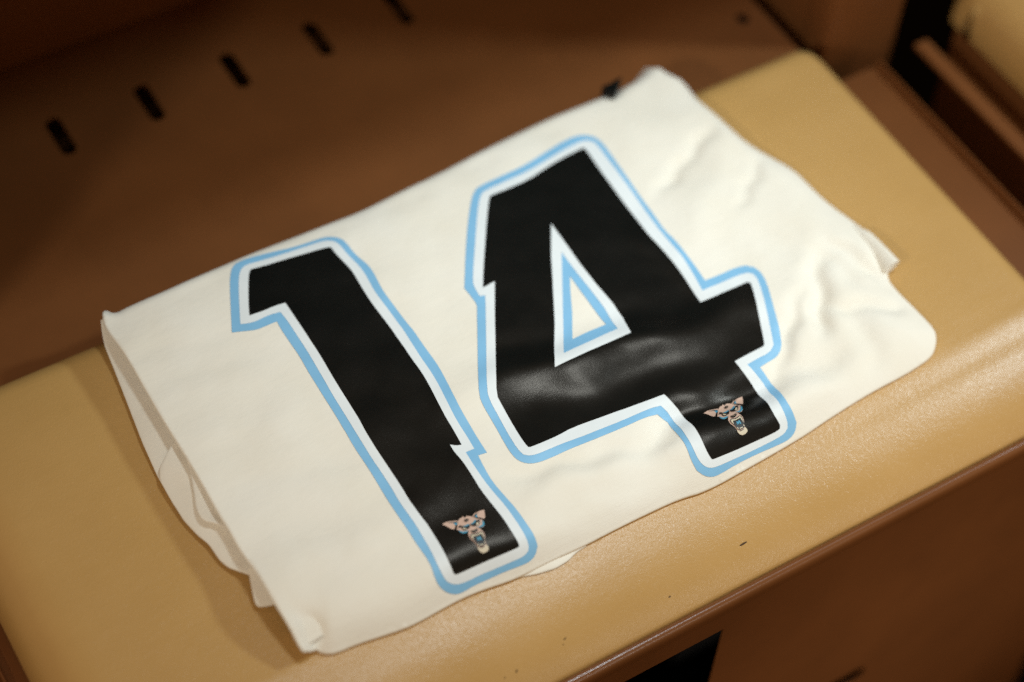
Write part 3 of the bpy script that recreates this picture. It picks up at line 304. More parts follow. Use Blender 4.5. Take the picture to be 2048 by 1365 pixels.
EMBLEM_ONE = [('skin', [(-0.10894, -0.11565), (-0.10703, -0.11459), (-0.1058, -0.11491), (-0.10479, -0.11402), (-0.10449, -0.11522), (-0.10434, -0.11592), (-0.10267, -0.11526), (-0.10129, -0.11614), (-0.09987, -0.11747), (-0.09866, -0.11967), (-0.09611, -0.12177), (-0.09557, -0.12299), (-0.09572, -0.12533), (-0.09648, -0.12684), (-0.09795, -0.12742), (-0.09985, -0.12688), (-0.10087, -0.12648), (-0.10046, -0.12685), (-0.0996, -0.12909), (-0.09933, -0.13127), (-0.09994, -0.13357), (-0.10127, -0.13603), (-0.10192, -0.13841), (-0.10164, -0.14056), (-0.10221, -0.14178), (-0.10417, -0.14243), (-0.10652, -0.14212), (-0.10783, -0.14063), (-0.10818, -0.13884), (-0.10765, -0.13717), (-0.10801, -0.1341), (-0.10905, -0.13111), (-0.10888, -0.12846), (-0.1078, -0.12641), (-0.10631, -0.12525), (-0.10729, -0.12555), (-0.10944, -0.12599), (-0.111, -0.12542), (-0.11203, -0.12398), (-0.11223, -0.12168), (-0.11298, -0.12109), (-0.11118, -0.11861)]), ('skin', [(-0.11906, -0.113), (-0.11605, -0.1127), (-0.11257, -0.11377), (-0.10937, -0.11531), (-0.10956, -0.11643), (-0.11076, -0.11764), (-0.11204, -0.11793), (-0.11399, -0.11987), (-0.11525, -0.11933), (-0.11633, -0.11745), (-0.11762, -0.11483)]), ('skin', [(-0.09096, -0.11672), (-0.0918, -0.11915), (-0.09313, -0.12186), (-0.09408, -0.12262), (-0.09545, -0.12122), (-0.0977, -0.11914), (-0.09883, -0.11891), (-0.09968, -0.11741), (-0.09788, -0.11629), (-0.09428, -0.11613)]), ('ink', [(-0.11594, -0.11359), (-0.11287, -0.11428), (-0.10964, -0.11629), (-0.1102, -0.1167), (-0.11322, -0.11486)]), ('ink', [(-0.09922, -0.11797), (-0.09762, -0.11691), (-0.09432, -0.11671), (-0.09725, -0.11761), (-0.09869, -0.11868)]), ('blue', [(-0.11237, -0.11557), (-0.1102, -0.1167), (-0.11037, -0.11752), (-0.11213, -0.11808), (-0.11204, -0.11687)]), ('blue', [(-0.09647, -0.11737), (-0.09711, -0.11896), (-0.09694, -0.12), (-0.09846, -0.11856), (-0.09744, -0.11767)]), ('ink', [(-0.098, -0.11912), (-0.09666, -0.12005), (-0.09528, -0.12147), (-0.09413, -0.12271), (-0.09497, -0.12252), (-0.09685, -0.1209)]), ('bone', [(-0.10769, -0.13749), (-0.10672, -0.13876), (-0.10406, -0.13908), (-0.10196, -0.13873), (-0.10168, -0.14053), (-0.10225, -0.14175), (-0.10418, -0.14234), (-0.10648, -0.14206), (-0.10774, -0.14059), (-0.10813, -0.13887)]), ('blue', [(-0.11223, -0.12168), (-0.11154, -0.12317), (-0.11043, -0.12447), (-0.10854, -0.12501), (-0.10719, -0.12529), (-0.10824, -0.12608), (-0.1101, -0.12603), (-0.11125, -0.12531), (-0.11216, -0.12367)]), ('blue', [(-0.09619, -0.12295), (-0.0956, -0.12461), (-0.09624, -0.1266), (-0.09792, -0.12737), (-0.09981, -0.12683), (-0.1018, -0.12539), (-0.09942, -0.12617), (-0.09781, -0.12589), (-0.09661, -0.1247)]), ('blue', [(-0.10851, -0.12074), (-0.10662, -0.1213), (-0.10481, -0.12118), (-0.10438, -0.12178), (-0.10516, -0.12254), (-0.10722, -0.12229)]), ('blue', [(-0.1035, -0.1219), (-0.10141, -0.1216), (-0.09981, -0.12053), (-0.0992, -0.12083), (-0.09986, -0.12192), (-0.1022, -0.1229)]), ('ink', [(-0.11154, -0.12027), (-0.10982, -0.11925), (-0.10881, -0.12072), (-0.10719, -0.12223), (-0.10534, -0.12232), (-0.10446, -0.12202), (-0.10477, -0.12327), (-0.1058, -0.12425), (-0.10694, -0.12393), (-0.10729, -0.1245), (-0.10901, -0.12422), (-0.10977, -0.12285), (-0.10971, -0.12117)]), ('ink', [(-0.10381, -0.12188), (-0.10236, -0.12265), (-0.10053, -0.12235), (-0.09901, -0.1213), (-0.09632, -0.12212), (-0.09758, -0.12236), (-0.09812, -0.12403), (-0.09925, -0.12486), (-0.10066, -0.12507), (-0.10295, -0.12414), (-0.10381, -0.12294)]), ('bone', [(-0.10934, -0.1216), (-0.10814, -0.12277), (-0.10735, -0.12382), (-0.10824, -0.12398), (-0.10922, -0.12299)]), ('bone', [(-0.09957, -0.12276), (-0.09879, -0.12305), (-0.09902, -0.1242), (-0.10013, -0.12484), (-0.10111, -0.12441)]), ('ink', [(-0.10553, -0.11747), (-0.10457, -0.11694), (-0.10322, -0.11776), (-0.10304, -0.11882), (-0.10417, -0.11943), (-0.10549, -0.11889)]), ('dim', [(-0.10478, -0.11798), (-0.10424, -0.11798), (-0.10369, -0.11842), (-0.10401, -0.11895), (-0.10485, -0.11862)]), ('ink', [(-0.10628, -0.12631), (-0.10457, -0.12683), (-0.10227, -0.12669), (-0.10168, -0.1276), (-0.10271, -0.12857), (-0.10454, -0.12887), (-0.10565, -0.12808)]), ('dim', [(-0.10546, -0.12699), (-0.10326, -0.12728), (-0.10262, -0.12754), (-0.10338, -0.12801), (-0.10447, -0.12771)]), ('ink', [(-0.10773, -0.1287), (-0.10659, -0.1286), (-0.10487, -0.12968), (-0.10221, -0.12972), (-0.10074, -0.1294), (-0.10017, -0.13108), (-0.10078, -0.13376), (-0.10145, -0.13591), (-0.10234, -0.13815), (-0.10338, -0.13858), (-0.10677, -0.1379), (-0.10728, -0.13655), (-0.10753, -0.13331), (-0.10822, -0.13131), (-0.10819, -0.12957)]), ('bone', [(-0.10771, -0.1294), (-0.10671, -0.12932), (-0.10485, -0.13044), (-0.10232, -0.13044), (-0.10087, -0.12987), (-0.10067, -0.1319), (-0.10148, -0.13516), (-0.10151, -0.13287), (-0.10143, -0.13106), (-0.10247, -0.1312), (-0.10498, -0.13117), (-0.10688, -0.13039), (-0.10763, -0.13294), (-0.10798, -0.1309)]), ('bone', [(-0.10682, -0.13569), (-0.10659, -0.13619), (-0.10662, -0.13756), (-0.10706, -0.13714), (-0.10717, -0.13627)]), ('bone', [(-0.10587, -0.1371), (-0.10357, -0.13747), (-0.10366, -0.138), (-0.10596, -0.13777)]), ('bone', [(-0.10239, -0.13619), (-0.10209, -0.13727), (-0.10265, -0.13778), (-0.10276, -0.13702)]), ('ink', [(-0.10672, -0.1385), (-0.10497, -0.13902), (-0.10376, -0.13911), (-0.10376, -0.13937), (-0.10516, -0.13933), (-0.10654, -0.139)]), ('blue', [(-0.10543, -0.13233), (-0.10462, -0.13235), (-0.10461, -0.13349), (-0.10377, -0.13231), (-0.10306, -0.1325), (-0.10322, -0.13517), (-0.10385, -0.13526), (-0.10382, -0.13365), (-0.10454, -0.13473), (-0.10498, -0.13451), (-0.10512, -0.13329), (-0.10535, -0.13471), (-0.10583, -0.13468)])]
EMBLEM_FOUR = [('skin', [(0.08546, -0.1211), (0.08774, -0.11975), (0.08919, -0.11981), (0.09037, -0.11884), (0.09075, -0.11982), (0.09091, -0.12043), (0.09292, -0.11948), (0.09457, -0.11997), (0.09622, -0.12091), (0.09737, -0.12292), (0.09981, -0.1249), (0.09996, -0.12636), (0.09869, -0.12956), (0.09719, -0.13163), (0.09529, -0.13259), (0.09323, -0.13228), (0.09215, -0.13198), (0.09252, -0.13234), (0.09305, -0.13466), (0.09311, -0.13681), (0.09237, -0.13901), (0.09098, -0.1413), (0.09042, -0.14341), (0.09086, -0.14525), (0.09034, -0.14636), (0.08829, -0.14709), (0.08577, -0.14702), (0.08425, -0.14582), (0.08374, -0.14431), (0.08418, -0.14284), (0.08362, -0.14024), (0.0824, -0.13774), (0.08266, -0.13528), (0.08411, -0.13308), (0.08609, -0.13155), (0.08487, -0.13207), (0.08227, -0.13293), (0.08055, -0.13262), (0.07957, -0.13131), (0.07987, -0.12878), (0.07913, -0.12826), (0.08217, -0.12479)]), ('skin', [(0.07415, -0.12), (0.07756, -0.11933), (0.0814, -0.1199), (0.08498, -0.12085), (0.08463, -0.12201), (0.08295, -0.12357), (0.08131, -0.12421), (0.07826, -0.12705), (0.07689, -0.12671), (0.07618, -0.12467), (0.07541, -0.12182)]), ('skin', [(0.10626, -0.11906), (0.10531, -0.12136), (0.10327, -0.12449), (0.1019, -0.1256), (0.10077, -0.12409), (0.09862, -0.12216), (0.09731, -0.12213), (0.09646, -0.12081), (0.09858, -0.11946), (0.10264, -0.11885)]), ('ink', [(0.07759, -0.1202), (0.08101, -0.12044), (0.08456, -0.12188), (0.08382, -0.12242), (0.08055, -0.12107)]), ('ink', [(0.09696, -0.12127), (0.09889, -0.11997), (0.10262, -0.11935), (0.0993, -0.12055), (0.09751, -0.12187)]), ('blue', [(0.08143, -0.12165), (0.08382, -0.12242), (0.08346, -0.12334), (0.08116, -0.1244), (0.08158, -0.12299)]), ('blue', [(0.10021, -0.12021), (0.09934, -0.12186), (0.09935, -0.12295), (0.0978, -0.1217), (0.09907, -0.12064)]), ('ink', [(0.09826, -0.12219), (0.09968, -0.12295), (0.1009, -0.12436), (0.1018, -0.12572), (0.10088, -0.12562), (0.09921, -0.12397)]), ('bone', [(0.08417, -0.14311), (0.08531, -0.14411), (0.08817, -0.14416), (0.0904, -0.14369), (0.09081, -0.14523), (0.09029, -0.14634), (0.08828, -0.14701), (0.08581, -0.14696), (0.08434, -0.14578), (0.08379, -0.14433)]), ('blue', [(0.07987, -0.12878), (0.08032, -0.13032), (0.08137, -0.13152), (0.0835, -0.13173), (0.08504, -0.13177), (0.08366, -0.13281), (0.0815, -0.13308), (0.08027, -0.13255), (0.07948, -0.131)]), ('blue', [(0.09923, -0.12645), (0.09917, -0.12856), (0.09756, -0.13129), (0.09535, -0.13251), (0.09329, -0.13221), (0.09139, -0.13085), (0.09395, -0.13136), (0.09595, -0.1307), (0.0979, -0.1289)]), ('blue', [(0.08482, -0.12667), (0.08698, -0.12685), (0.08929, -0.12623), (0.08961, -0.12687), (0.08835, -0.12803), (0.08588, -0.12825)]), ('blue', [(0.09065, -0.12681), (0.09337, -0.12589), (0.09574, -0.12417), (0.0964, -0.12438), (0.09517, -0.12593), (0.09186, -0.12777)]), ('ink', [(0.08117, -0.12691), (0.08366, -0.12521), (0.08445, -0.12672), (0.08594, -0.12816), (0.08822, -0.12779), (0.08942, -0.12719), (0.08856, -0.12885), (0.08697, -0.13029), (0.08569, -0.13015), (0.08511, -0.1309), (0.08311, -0.13095), (0.08255, -0.12956), (0.08316, -0.12752)]), ('ink', [(0.09028, -0.12686), (0.09176, -0.12748), (0.09416, -0.12664), (0.09646, -0.12493), (0.09943, -0.12538), (0.09779, -0.12596), (0.09637, -0.12833), (0.09463, -0.12967), (0.09286, -0.13023), (0.09046, -0.12953), (0.08986, -0.12821)]), ('bone', [(0.08348, -0.12795), (0.08458, -0.12906), (0.08523, -0.13012), (0.08411, -0.13051), (0.08318, -0.12958)]), ('bone', [(0.09516, -0.12696), (0.096, -0.12716), (0.0952, -0.12876), (0.09358, -0.12983), (0.09257, -0.12949)]), ('ink', [(0.08935, -0.12219), (0.09057, -0.12144), (0.09212, -0.12195), (0.09218, -0.12301), (0.09064, -0.12398), (0.08913, -0.1237)]), ('dim', [(0.09018, -0.12254), (0.09084, -0.12241), (0.09145, -0.12275), (0.09095, -0.1234), (0.08998, -0.12324)]), ('ink', [(0.08589, -0.13271), (0.08778, -0.13298), (0.09047, -0.13246), (0.09094, -0.13338), (0.08961, -0.13455), (0.08751, -0.1351), (0.08635, -0.13445)]), ('dim', [(0.08672, -0.1333), (0.08919, -0.13327), (0.08988, -0.13345), (0.08893, -0.13406), (0.08774, -0.13391)]), ('ink', [(0.08394, -0.13536), (0.08523, -0.1351), (0.08708, -0.13592), (0.09004, -0.13565), (0.09172, -0.13514), (0.0922, -0.13672), (0.09145, -0.13926), (0.09079, -0.14121), (0.08996, -0.14322), (0.08887, -0.14367), (0.08519, -0.14338), (0.08455, -0.14227), (0.0841, -0.13951), (0.08331, -0.13782), (0.08338, -0.13623)]), ('bone', [(0.08393, -0.13601), (0.08505, -0.13581), (0.08705, -0.13664), (0.08986, -0.13635), (0.09152, -0.13563), (0.0916, -0.13756), (0.09073, -0.14056), (0.09066, -0.13853), (0.0908, -0.13685), (0.08965, -0.1371), (0.08689, -0.13734), (0.08481, -0.13683), (0.08399, -0.1392), (0.08358, -0.13743)]), ('bone', [(0.08499, -0.14149), (0.08527, -0.1419), (0.08532, -0.14307), (0.08482, -0.14275), (0.08464, -0.14202)]), ('bone', [(0.0861, -0.14262), (0.0886, -0.14274), (0.08853, -0.14319), (0.08605, -0.14319)]), ('bone', [(0.08979, -0.14154), (0.09017, -0.14244), (0.0896, -0.14293), (0.08944, -0.14228)]), ('ink', [(0.08529, -0.14389), (0.08719, -0.14418), (0.0885, -0.14416), (0.08851, -0.14438), (0.08702, -0.14446), (0.08551, -0.1443)]), ('blue', [(0.08638, -0.13843), (0.08727, -0.13837), (0.08729, -0.13939), (0.08819, -0.13826), (0.08897, -0.13835), (0.08885, -0.14072), (0.08818, -0.14086), (0.08815, -0.13945), (0.08741, -0.14046), (0.08693, -0.14031), (0.08673, -0.13926), (0.08653, -0.14051), (0.08601, -0.14053)])]
FOLD_A = [(-0.23704, 0.13828, 0.016), (-0.24012, 0.13008, 0.012), (-0.24218, 0.12146, 0.009), (-0.2438, 0.10421, 0.006), (-0.24755, 0.07392, 0.005), (-0.25155, 0.04334, 0.005), (-0.25377, 0.01592, 0.004), (-0.25356, 0.00014, 0.003), (-0.25356, -0.00855, 0.002)]
FOLD_B = [(-0.23354, 0.0283, 0.0155), (-0.24248, 0.02329, 0.0125), (-0.2512, 0.01728, 0.009), (-0.25425, 0.00965, 0.007), (-0.25423, -0.00422, 0.006), (-0.25348, -0.02301, 0.005), (-0.25058, -0.03721, 0.005), (-0.24749, -0.0467, 0.006), (-0.24654, -0.06016, 0.005), (-0.24416, -0.06723, 0.005), (-0.23991, -0.07422, 0.007), (-0.23554, -0.08086, 0.009), (-0.23433, -0.08543, 0.01)]
FOLD_C = [(-0.23398, 0.0143, 0.0175), (-0.23606, 0.00358, 0.016), (-0.23999, -0.01028, 0.0145), (-0.24452, -0.02397, 0.0135), (-0.24526, -0.03118, 0.013), (-0.24343, -0.03597, 0.013), (-0.23947, -0.03932, 0.014), (-0.23636, -0.04511, 0.015), (-0.23555, -0.05075, 0.0165)]
FLAP = [(-0.23517, -0.07834, 0.011), (-0.23731, -0.08437, 0.0085), (-0.24009, -0.09388, 0.007), (-0.24161, -0.10082, 0.0055), (-0.2369, -0.10373, 0.0065), (-0.23087, -0.10611, 0.008)]
PEEK = [(-0.09785, -0.15697, -0.00087), (-0.08886, -0.15898, -0.00117), (-0.07803, -0.16226, -0.00172), (-0.06629, -0.16411, -0.00206), (-0.05545, -0.16328, -0.00191), (-0.04951, -0.16081, -0.00127), (-0.0409, -0.16009, -0.00085)]
HEM = [(0.26069, -0.02702, 0.003), (0.26077, -0.04108, 0.0055), (0.26163, -0.0543, 0.0068), (0.26187, -0.06659, 0.0076), (0.26206, -0.07838, 0.008)]
TRIM = [(0.17032, 0.15737, 0.0185), (0.17183, 0.15077, 0.0185), (0.173, 0.14437, 0.0185), (0.18075, 0.15169, 0.0185), (0.18884, 0.15951, 0.0185), (0.17991, 0.15795, 0.0185)]
SCUFFS = [[(0.05109, -0.20158, -0.01657), (0.05403, -0.20124, -0.01636), (0.05669, -0.20139, -0.01645), (0.05672, -0.20201, -0.01683), (0.05377, -0.20234, -0.01704), (0.05143, -0.20232, -0.01702)], [(-0.0079, -0.20875, -0.02149), (-0.00689, -0.2083, -0.02115), (-0.00595, -0.20866, -0.02142), (-0.00709, -0.20933, -0.02195)], [(-0.08305, -0.20324, -0.01761), (-0.08119, -0.20256, -0.01717), (-0.0806, -0.2028, -0.01732), (-0.08258, -0.20371, -0.01791)], [(-0.08508, -0.20554, -0.01914), (-0.0841, -0.20509, -0.01883), (-0.08406, -0.20567, -0.01923)], [(-0.11973, -0.20673, -0.01998), (-0.11839, -0.20561, -0.01919), (-0.11793, -0.20607, -0.01951), (-0.11898, -0.2073, -0.0204)], [(-0.12809, -0.20697, -0.02015), (-0.127, -0.2063, -0.01967), (-0.12667, -0.20698, -0.02017)]]

# ---- jersey height field (metres, seat-top plane z = 0) -------------------
def cushion_z(y):
    """height of the cushion surface along the seat depth (front waterfall)"""
    y = np.asarray(y, float)
    s = np.clip((-0.128 - y)/0.100, 0, 0.93)
    z = -0.056*(1-np.sqrt(1-s**2.2))
    return z
def seg_dist(P, A, B):
    d = B-A; L = np.maximum((d**2).sum(1), 1e-12)
    out = np.full(len(P), 9.0)
    for a, dd, l in zip(A, d, L):
        tt = np.clip(((P-a)@dd)/l, 0, 1)
        out = np.minimum(out, np.hypot(*(P-a-tt[:, None]*dd).T))
    return out
def smooth(a, b, x):
    s = np.clip((x-a)/(b-a), 0, 1); return s*s*(3-2*s)
def vnoise(P, scale, seed):
    rs = np.random.RandomState(seed); out = np.zeros(len(P))
    for k in range(14):
        a = rs.uniform(0, 2*np.pi); f = scale*rs.uniform(.6, 1.6); ph = rs.uniform(0, 6.28)
        out += np.sin((P[:, 0]*np.cos(a)+P[:, 1]*np.sin(a))*f*2*np.pi+ph+1.7*np.sin((P[:, 0]*np.sin(a)-P[:, 1]*np.cos(a))*f*3+ph*2))
    return out/14**.5
def height(P):
    """top face of the folded jersey at the points P (n,2)"""
    P = np.asarray(P, float).reshape(-1, 2); x, y = P[:, 0], P[:, 1]
    A = np.array(OUTLINE); Bq = np.roll(A, -1, 0)
    keep = ~((A[:, 0] < -0.222) & (Bq[:, 0] < -0.222))
    d = seg_dist(P, A[keep], Bq[keep])
    tin = 0.021 - 0.008*smooth(-0.15, 0.25, x) + 0.002*smooth(0.0, 0.15, y)
    w = 0.016 + 0.022*smooth(0.08, -0.12, y) + 0.008*smooth(.15, .25, x)*smooth(.12, .0, y)
    s = np.clip(d/w, 0, 1)
    s = np.maximum(s, 0.16*smooth(-0.215, -0.235, x)*smooth(0.0, 0.1, y))
    prof = 1-(1-s)**2.3
    t0 = 0.0016 + 0.0022*smooth(0.09, 0.03, y)
    T = t0 + (tin-t0)*prof
    W = np.zeros(len(P))
    for (x0, y0, x1, y1, wd, am) in WRINKLES:
        dx, dy = x1-x0, y1-y0; L = max((dx*dx+dy*dy)**.5, 1e-6); ux, uy = dx/L, dy/L
        u = (x-x0)*ux+(y-y0)*uy; v = -(x-x0)*uy+(y-y0)*ux
        v = v + 0.12*wd*np.sin(u/wd*1.3+x0*70)*2
        e = np.clip(np.maximum(-u, u-L), 0, None)/(0.28*L+wd)
        W += am*np.exp(-(v/wd)**2)*np.exp(-e*e)*np.where((u > 0) & (u < L), 1, 1)
    W += 0.00046*vnoise(P, 13, 3) + 0.00008*vnoise(P, 34, 5)
    return cushion_z(y) + T + W*smooth(-.002, .016, d)

def surf(P, off=0.0):
    """points on the jersey surface + normals"""
    P = np.asarray(P, float)
    e = 0.0006
    z = height(P)
    gx = (height(P+(e, 0))-height(P-(e, 0)))/(2*e)
    gy = (height(P+(0, e))-height(P-(0, e)))/(2*e)
    N = np.stack([-gx, -gy, np.ones(len(P))], 1)
    N /= np.linalg.norm(N, axis=1)[:, None]
    V = np.column_stack([P, z]) + N*off
    return V, N

# ------------------------------------------------------------ the setting
FLOOR = -0.56
tag(mk('floor', [(-3, -3, FLOOR), (3, -3, FLOOR), (3, 3, FLOOR), (-3, 3, FLOOR)], [(0, 1, 2, 3)], CARPET), kind='structure')

def sheet_with_holes(name, loops, to3d, thick_vec, mat, parent):
    """sheet steel with punched holes, with real thickness"""
    V, F, L = flat_mesh(loops, 0.05)
    n = len(V)
    top = [Vector(to3d(p)) for p in V]
    tv = Vector(thick_vec)
    verts = top + [p+tv for p in top]
    faces = [tuple(f) for f in F] + [tuple(n+i for i in reversed(f)) for f in F]
    ec = {}
    for f in F:
        for a, b in ((f[0], f[1]), (f[1], f[2]), (f[2], f[0])):
            ec[(int(a), int(b))] = 1
    for (a, b) in ec:
        if (b, a) not in ec:
            faces.append((b, a, n+a, n+b))
    return mk(name, verts, faces, mat, parent, smooth=False)
def pill(cx, cy, hx, hy, k=6):
    r = min(hx, hy); P = []
    for i in range(4*k):
        a = 2*math.pi*i/(4*k)
        P.append((cx+math.copysign(hx-r, math.cos(a))+r*math.cos(a), cy+math.copysign(hy-r, math.sin(a))+r*math.sin(a)))
    return P

# locker behind the seat
locker = tag(empty('locker', (0, 0.29, FLOOR)), 'open brown steel locker compartment with vent slots behind the tan seat', 'locker')
SH = -0.03
slots = [pill(-0.1844+0.0717*k, 0.346, 0.0062, 0.0205) for k in range(-2, 7)]
slots.append(pill(0.338, 0.205, 0.005, 0.006))
sheet_with_holes('bottom_shelf', [[(-0.392, 0.128), (0.357, 0.128), (0.357, 0.428), (-0.392, 0.428)]]+slots,
                 lambda p: (p[0], p[1], SH), (0, 0, -0.0018), STEEL, locker)
box('back_panel', (-0.45, 0.430, FLOOR), (0.46, 0.434, 0.75), STEEL, locker, 0.001)
box('shading_shelf', (-0.397, 0.160, 0.300), (0.3755, 0.4285, 0.304), STEEL, locker, 0)  # out of view, added and sized to shade the back of the locker
box('base_front', (-0.392, 0.124, FLOOR), (0.357, 0.1265, SH-0.002), STEEL, locker, 0)
box('base_side', (-0.394, 0.127, FLOOR), (-0.3925, 0.429, SH-0.002), STEEL, locker, 0)
box('base_side', (0.3575, 0.127, FLOOR), (0.359, 0.429, SH-0.002), SHADE, locker, 0)  # same sheet as the other side, shade of the gap put into its colour
box('side_wall', (0.3760, 0.170, FLOOR), (0.3785, 0.429, 0.75), STEEL, locker, 0)
box('side_wall', (-0.4005, 0.170, FLOOR), (-0.398, 0.429, 0.75), STEEL, locker, 0)
box('upright_post', (0.374, 0.145, FLOOR), (0.452, 0.172, 0.75), STEEL, locker, 0.004)
box('upright_post', (-0.452, 0.145, FLOOR), (-0.396, 0.172, 0.75), STEEL, locker, 0.004)

# ------------------------------------------------------------ seats
def cushion_mesh(name, x0, x1, mat, parent, seed):
    rs = np.random.RandomState(seed)
    # profile along the depth, from the back bottom over the top to the front bottom
    yb = 0.142
    prof = [(yb-0.004, -0.034), (yb, -0.028)]
    for a in np.linspace(0, math.pi/2, 9):
        prof.append((yb-0.020+0.020*math.cos(a), -0.020+0.020*math.sin(a)))
    for y in np.linspace(yb-0.028, -0.120, 30): prof.append((y, 0.0))
    for y in np.linspace(-0.128, -0.221, 34): prof.append((y, float(cushion_z(y))))
    prof += [(-0.2195, -0.037), (-0.212, -0.040)]
    prof = np.array(prof)
    rl, rr = 0.034, 0.018
    xs, ins = [], []
    for a in np.linspace(0, math.pi/2, 8):
        xs.append(x0+rl*(1-math.cos(a))); ins.append(rl*(1-math.sin(a)))
    mid = list(np.linspace(x0+rl, x1-rr, 70))[1:-1]
    xs += mid; ins += [0]*len(mid)
    for a in np.linspace(math.pi/2, 0, 8):
        xs.append(x1-rr*(1-math.cos(a))); ins.append(rr*(1-math.sin(a)))
    V = []
    n = len(prof)
    for x, d in zip(xs, ins):
        for y, z in prof:
            yy = y-d*0.5 if y > 0.12 else (y+d*0.5 if y < -0.2 else y)
            zz = z-d+0.0010*math.exp(-((y+0.150+0.004*math.sin(x*9))/0.007)**2)*(0.6+0.4*math.sin(x*17+1)) - 0.0008*math.exp(-((y+0.168+0.003*math.sin(x*7+2))/0.006)**2)*smooth(0.0, 0.25, np.array(x))
            V.append((x, yy, max(float(zz), -0.040)))
    F = []
    for i in range(len(xs)-1):
        for j in range(n-1):
            F.append((i*n+j, (i+1)*n+j, (i+1)*n+j+1, i*n+j+1))
    m = len(xs)-1
    for i, flip in ((0, False), (m, True)):
        # side wall down to the tray
        b0 = len(V)
        for j in range(n): V.append((xs[i], V[i*n+j][1], -0.040))
        for j in range(n-1):
            q = (i*n+j, i*n+j+1, b0+j+1, b0+j)
            F.append(q[::-1] if flip else q)
    return mk(name, V, F, mat, parent)
def base_profile_mesh(name, x0, x1, parent, openings, recess=0.0):
    """steel seat box: rolled front lip, then the front sheet with punched openings"""
    YF = -0.228
    lip = [(-0.150, -0.0415), (-0.2175, -0.0415), (-0.2192, -0.0385), (-0.2200, -0.0345), (-0.2212, -0.0322), (-0.2232, -0.0312),
           (-0.2252, -0.0317), (-0.2268, -0.0334), (-0.2277, -0.0360), (YF, -0.0390), (YF, -0.0440)]
    V, F = [], []
    for x in (x0, x1):
        V += [(x, y, z) for y, z in lip]
    n = len(lip)
    F = [(j, j+1, n+j+1, n+j) for j in range(n-1)]
    mk('front_lip', V, [f[::-1] for f in F], LIP, parent)
    zb = FLOOR
    sheet_with_holes('front_panel', [[(x0, zb), (x1, zb), (x1, -0.0441), (x0, -0.0441)]]+openings,
                     lambda p: (p[0], YF, p[1]), (0, 0.0016, 0), STEEL, parent)
    if recess:
        box('flange', (x0, YF+0.002, -0.040), (x0+recess, 0.120, -0.036), STEEL, parent, 0.001)
    box('side_panel', (x0+0.043*(recess > 0), YF+0.002, zb), (x0+0.043*(recess > 0)+0.0016, 0.120, -0.0405 if recess else -0.036), STEEL, parent, 0.0006)
    box('side_panel', (x1-0.0016, YF+0.002, zb), (x1, 0.120, -0.036), STEEL, parent, 0.0006)
    box('shade_sheet', (x0+0.05, -0.125, zb+0.002), (x1-0.05, -0.1235, -0.05), SHADE, parent, 0)  # dark sheet added behind the openings to stand for the shade inside
    box('tray', (x0+(0.045 if recess else 0.002), -0.215, -0.046), (x1-0.002, 0.120, -0.0425), STEEL, parent, 0.0006)
seat = tag(empty('padded_bench', (0, 0, FLOOR)), 'tan vinyl padded bench seat on brown steel base under the folded jersey', 'bench')
cushion = cushion_mesh('cushion', -0.378, 0.352, VINYL, seat, 1)
base_profile_mesh('base', -0.392, 0.412, seat, [[(-0.12, -0.16), (0.028, -0.16), (0.028, -0.065), (-0.12, -0.065)], pill(0.150, -0.280, 0.042, 0.0105)])
for q in SCUFFS:
    mk('scuff_mark', q, [tuple(range(len(q)))], SCUFF, seat, smooth=False)

near = tag(empty('padded_bench', (0.84, 0, FLOOR)), 'neighbouring tan padded seat, only a corner showing at the upper right', 'bench')
cushion_mesh('cushion', 0.492, 1.20, VINYL, near, 2)
base_profile_mesh('base', 0.447, 1.24, near, [], 0.013)

# ------------------------------------------------------------ the folded jersey
jersey = tag(empty('folded_jersey', (0, 0, 0.0)), 'folded white jersey with black number 14 outlined in white and sky blue', 'jersey')
STEP = 0.002
V2, F2, L2 = flat_mesh([OUTLINE], STEP)
V3, N3 = surf(V2)
Lo = L2[0]
# rolled rim round the outline
key = {(round(p[0], 6), round(p[1], 6)): i for i, p in enumerate(V2)}
area = 0.5*np.sum(Lo[:, 0]*np.roll(Lo[:, 1], -1)-np.roll(Lo[:, 0], -1)*Lo[:, 1])
tan = np.roll(Lo, -2, 0)-np.roll(Lo, 2, 0)
nor = np.column_stack([tan[:, 1], -tan[:, 0]])*(1 if area > 0 else -1)
nor /= np.maximum(np.linalg.norm(nor, axis=1), 1e-9)[:, None]
zl = height(Lo)
verts = [tuple(v) for v in V3]
faces = [tuple(f) for f in F2]
ring0 = []
for p, z in zip(Lo, zl):
    k = key.get((round(p[0], 6), round(p[1], 6)))
    if k is None:
        k = len(verts); verts.append((p[0], p[1], z))
    ring0.append(k)
rings = [ring0]
for off, dz in ((0.0007, 0.0006), (0.0011, 0.0016), (0.0008, 0.0027), (-0.0006, 0.0035), (-0.006, 0.0040), (-0.02, 0.0046)):
    r = []
    for p, nn, z in zip(Lo, nor, zl):
        q = p+nn*off
        zz = z-dz
        if q[1] < 0.135:
            zz = max(zz, float(cushion_z(q[1]))+0.0003)
        r.append(len(verts)); verts.append((q[0], q[1], zz))
    rings.append(r)
m = len(Lo)
for a, b in zip(rings, rings[1:]):
    for i in range(m):
        j = (i+1) % m
        f = (a[i], b[i], b[j], a[j])
        faces.append(f if area > 0 else f[::-1])
panel = mk('front_panel', verts, faces, FABRIC, jersey)

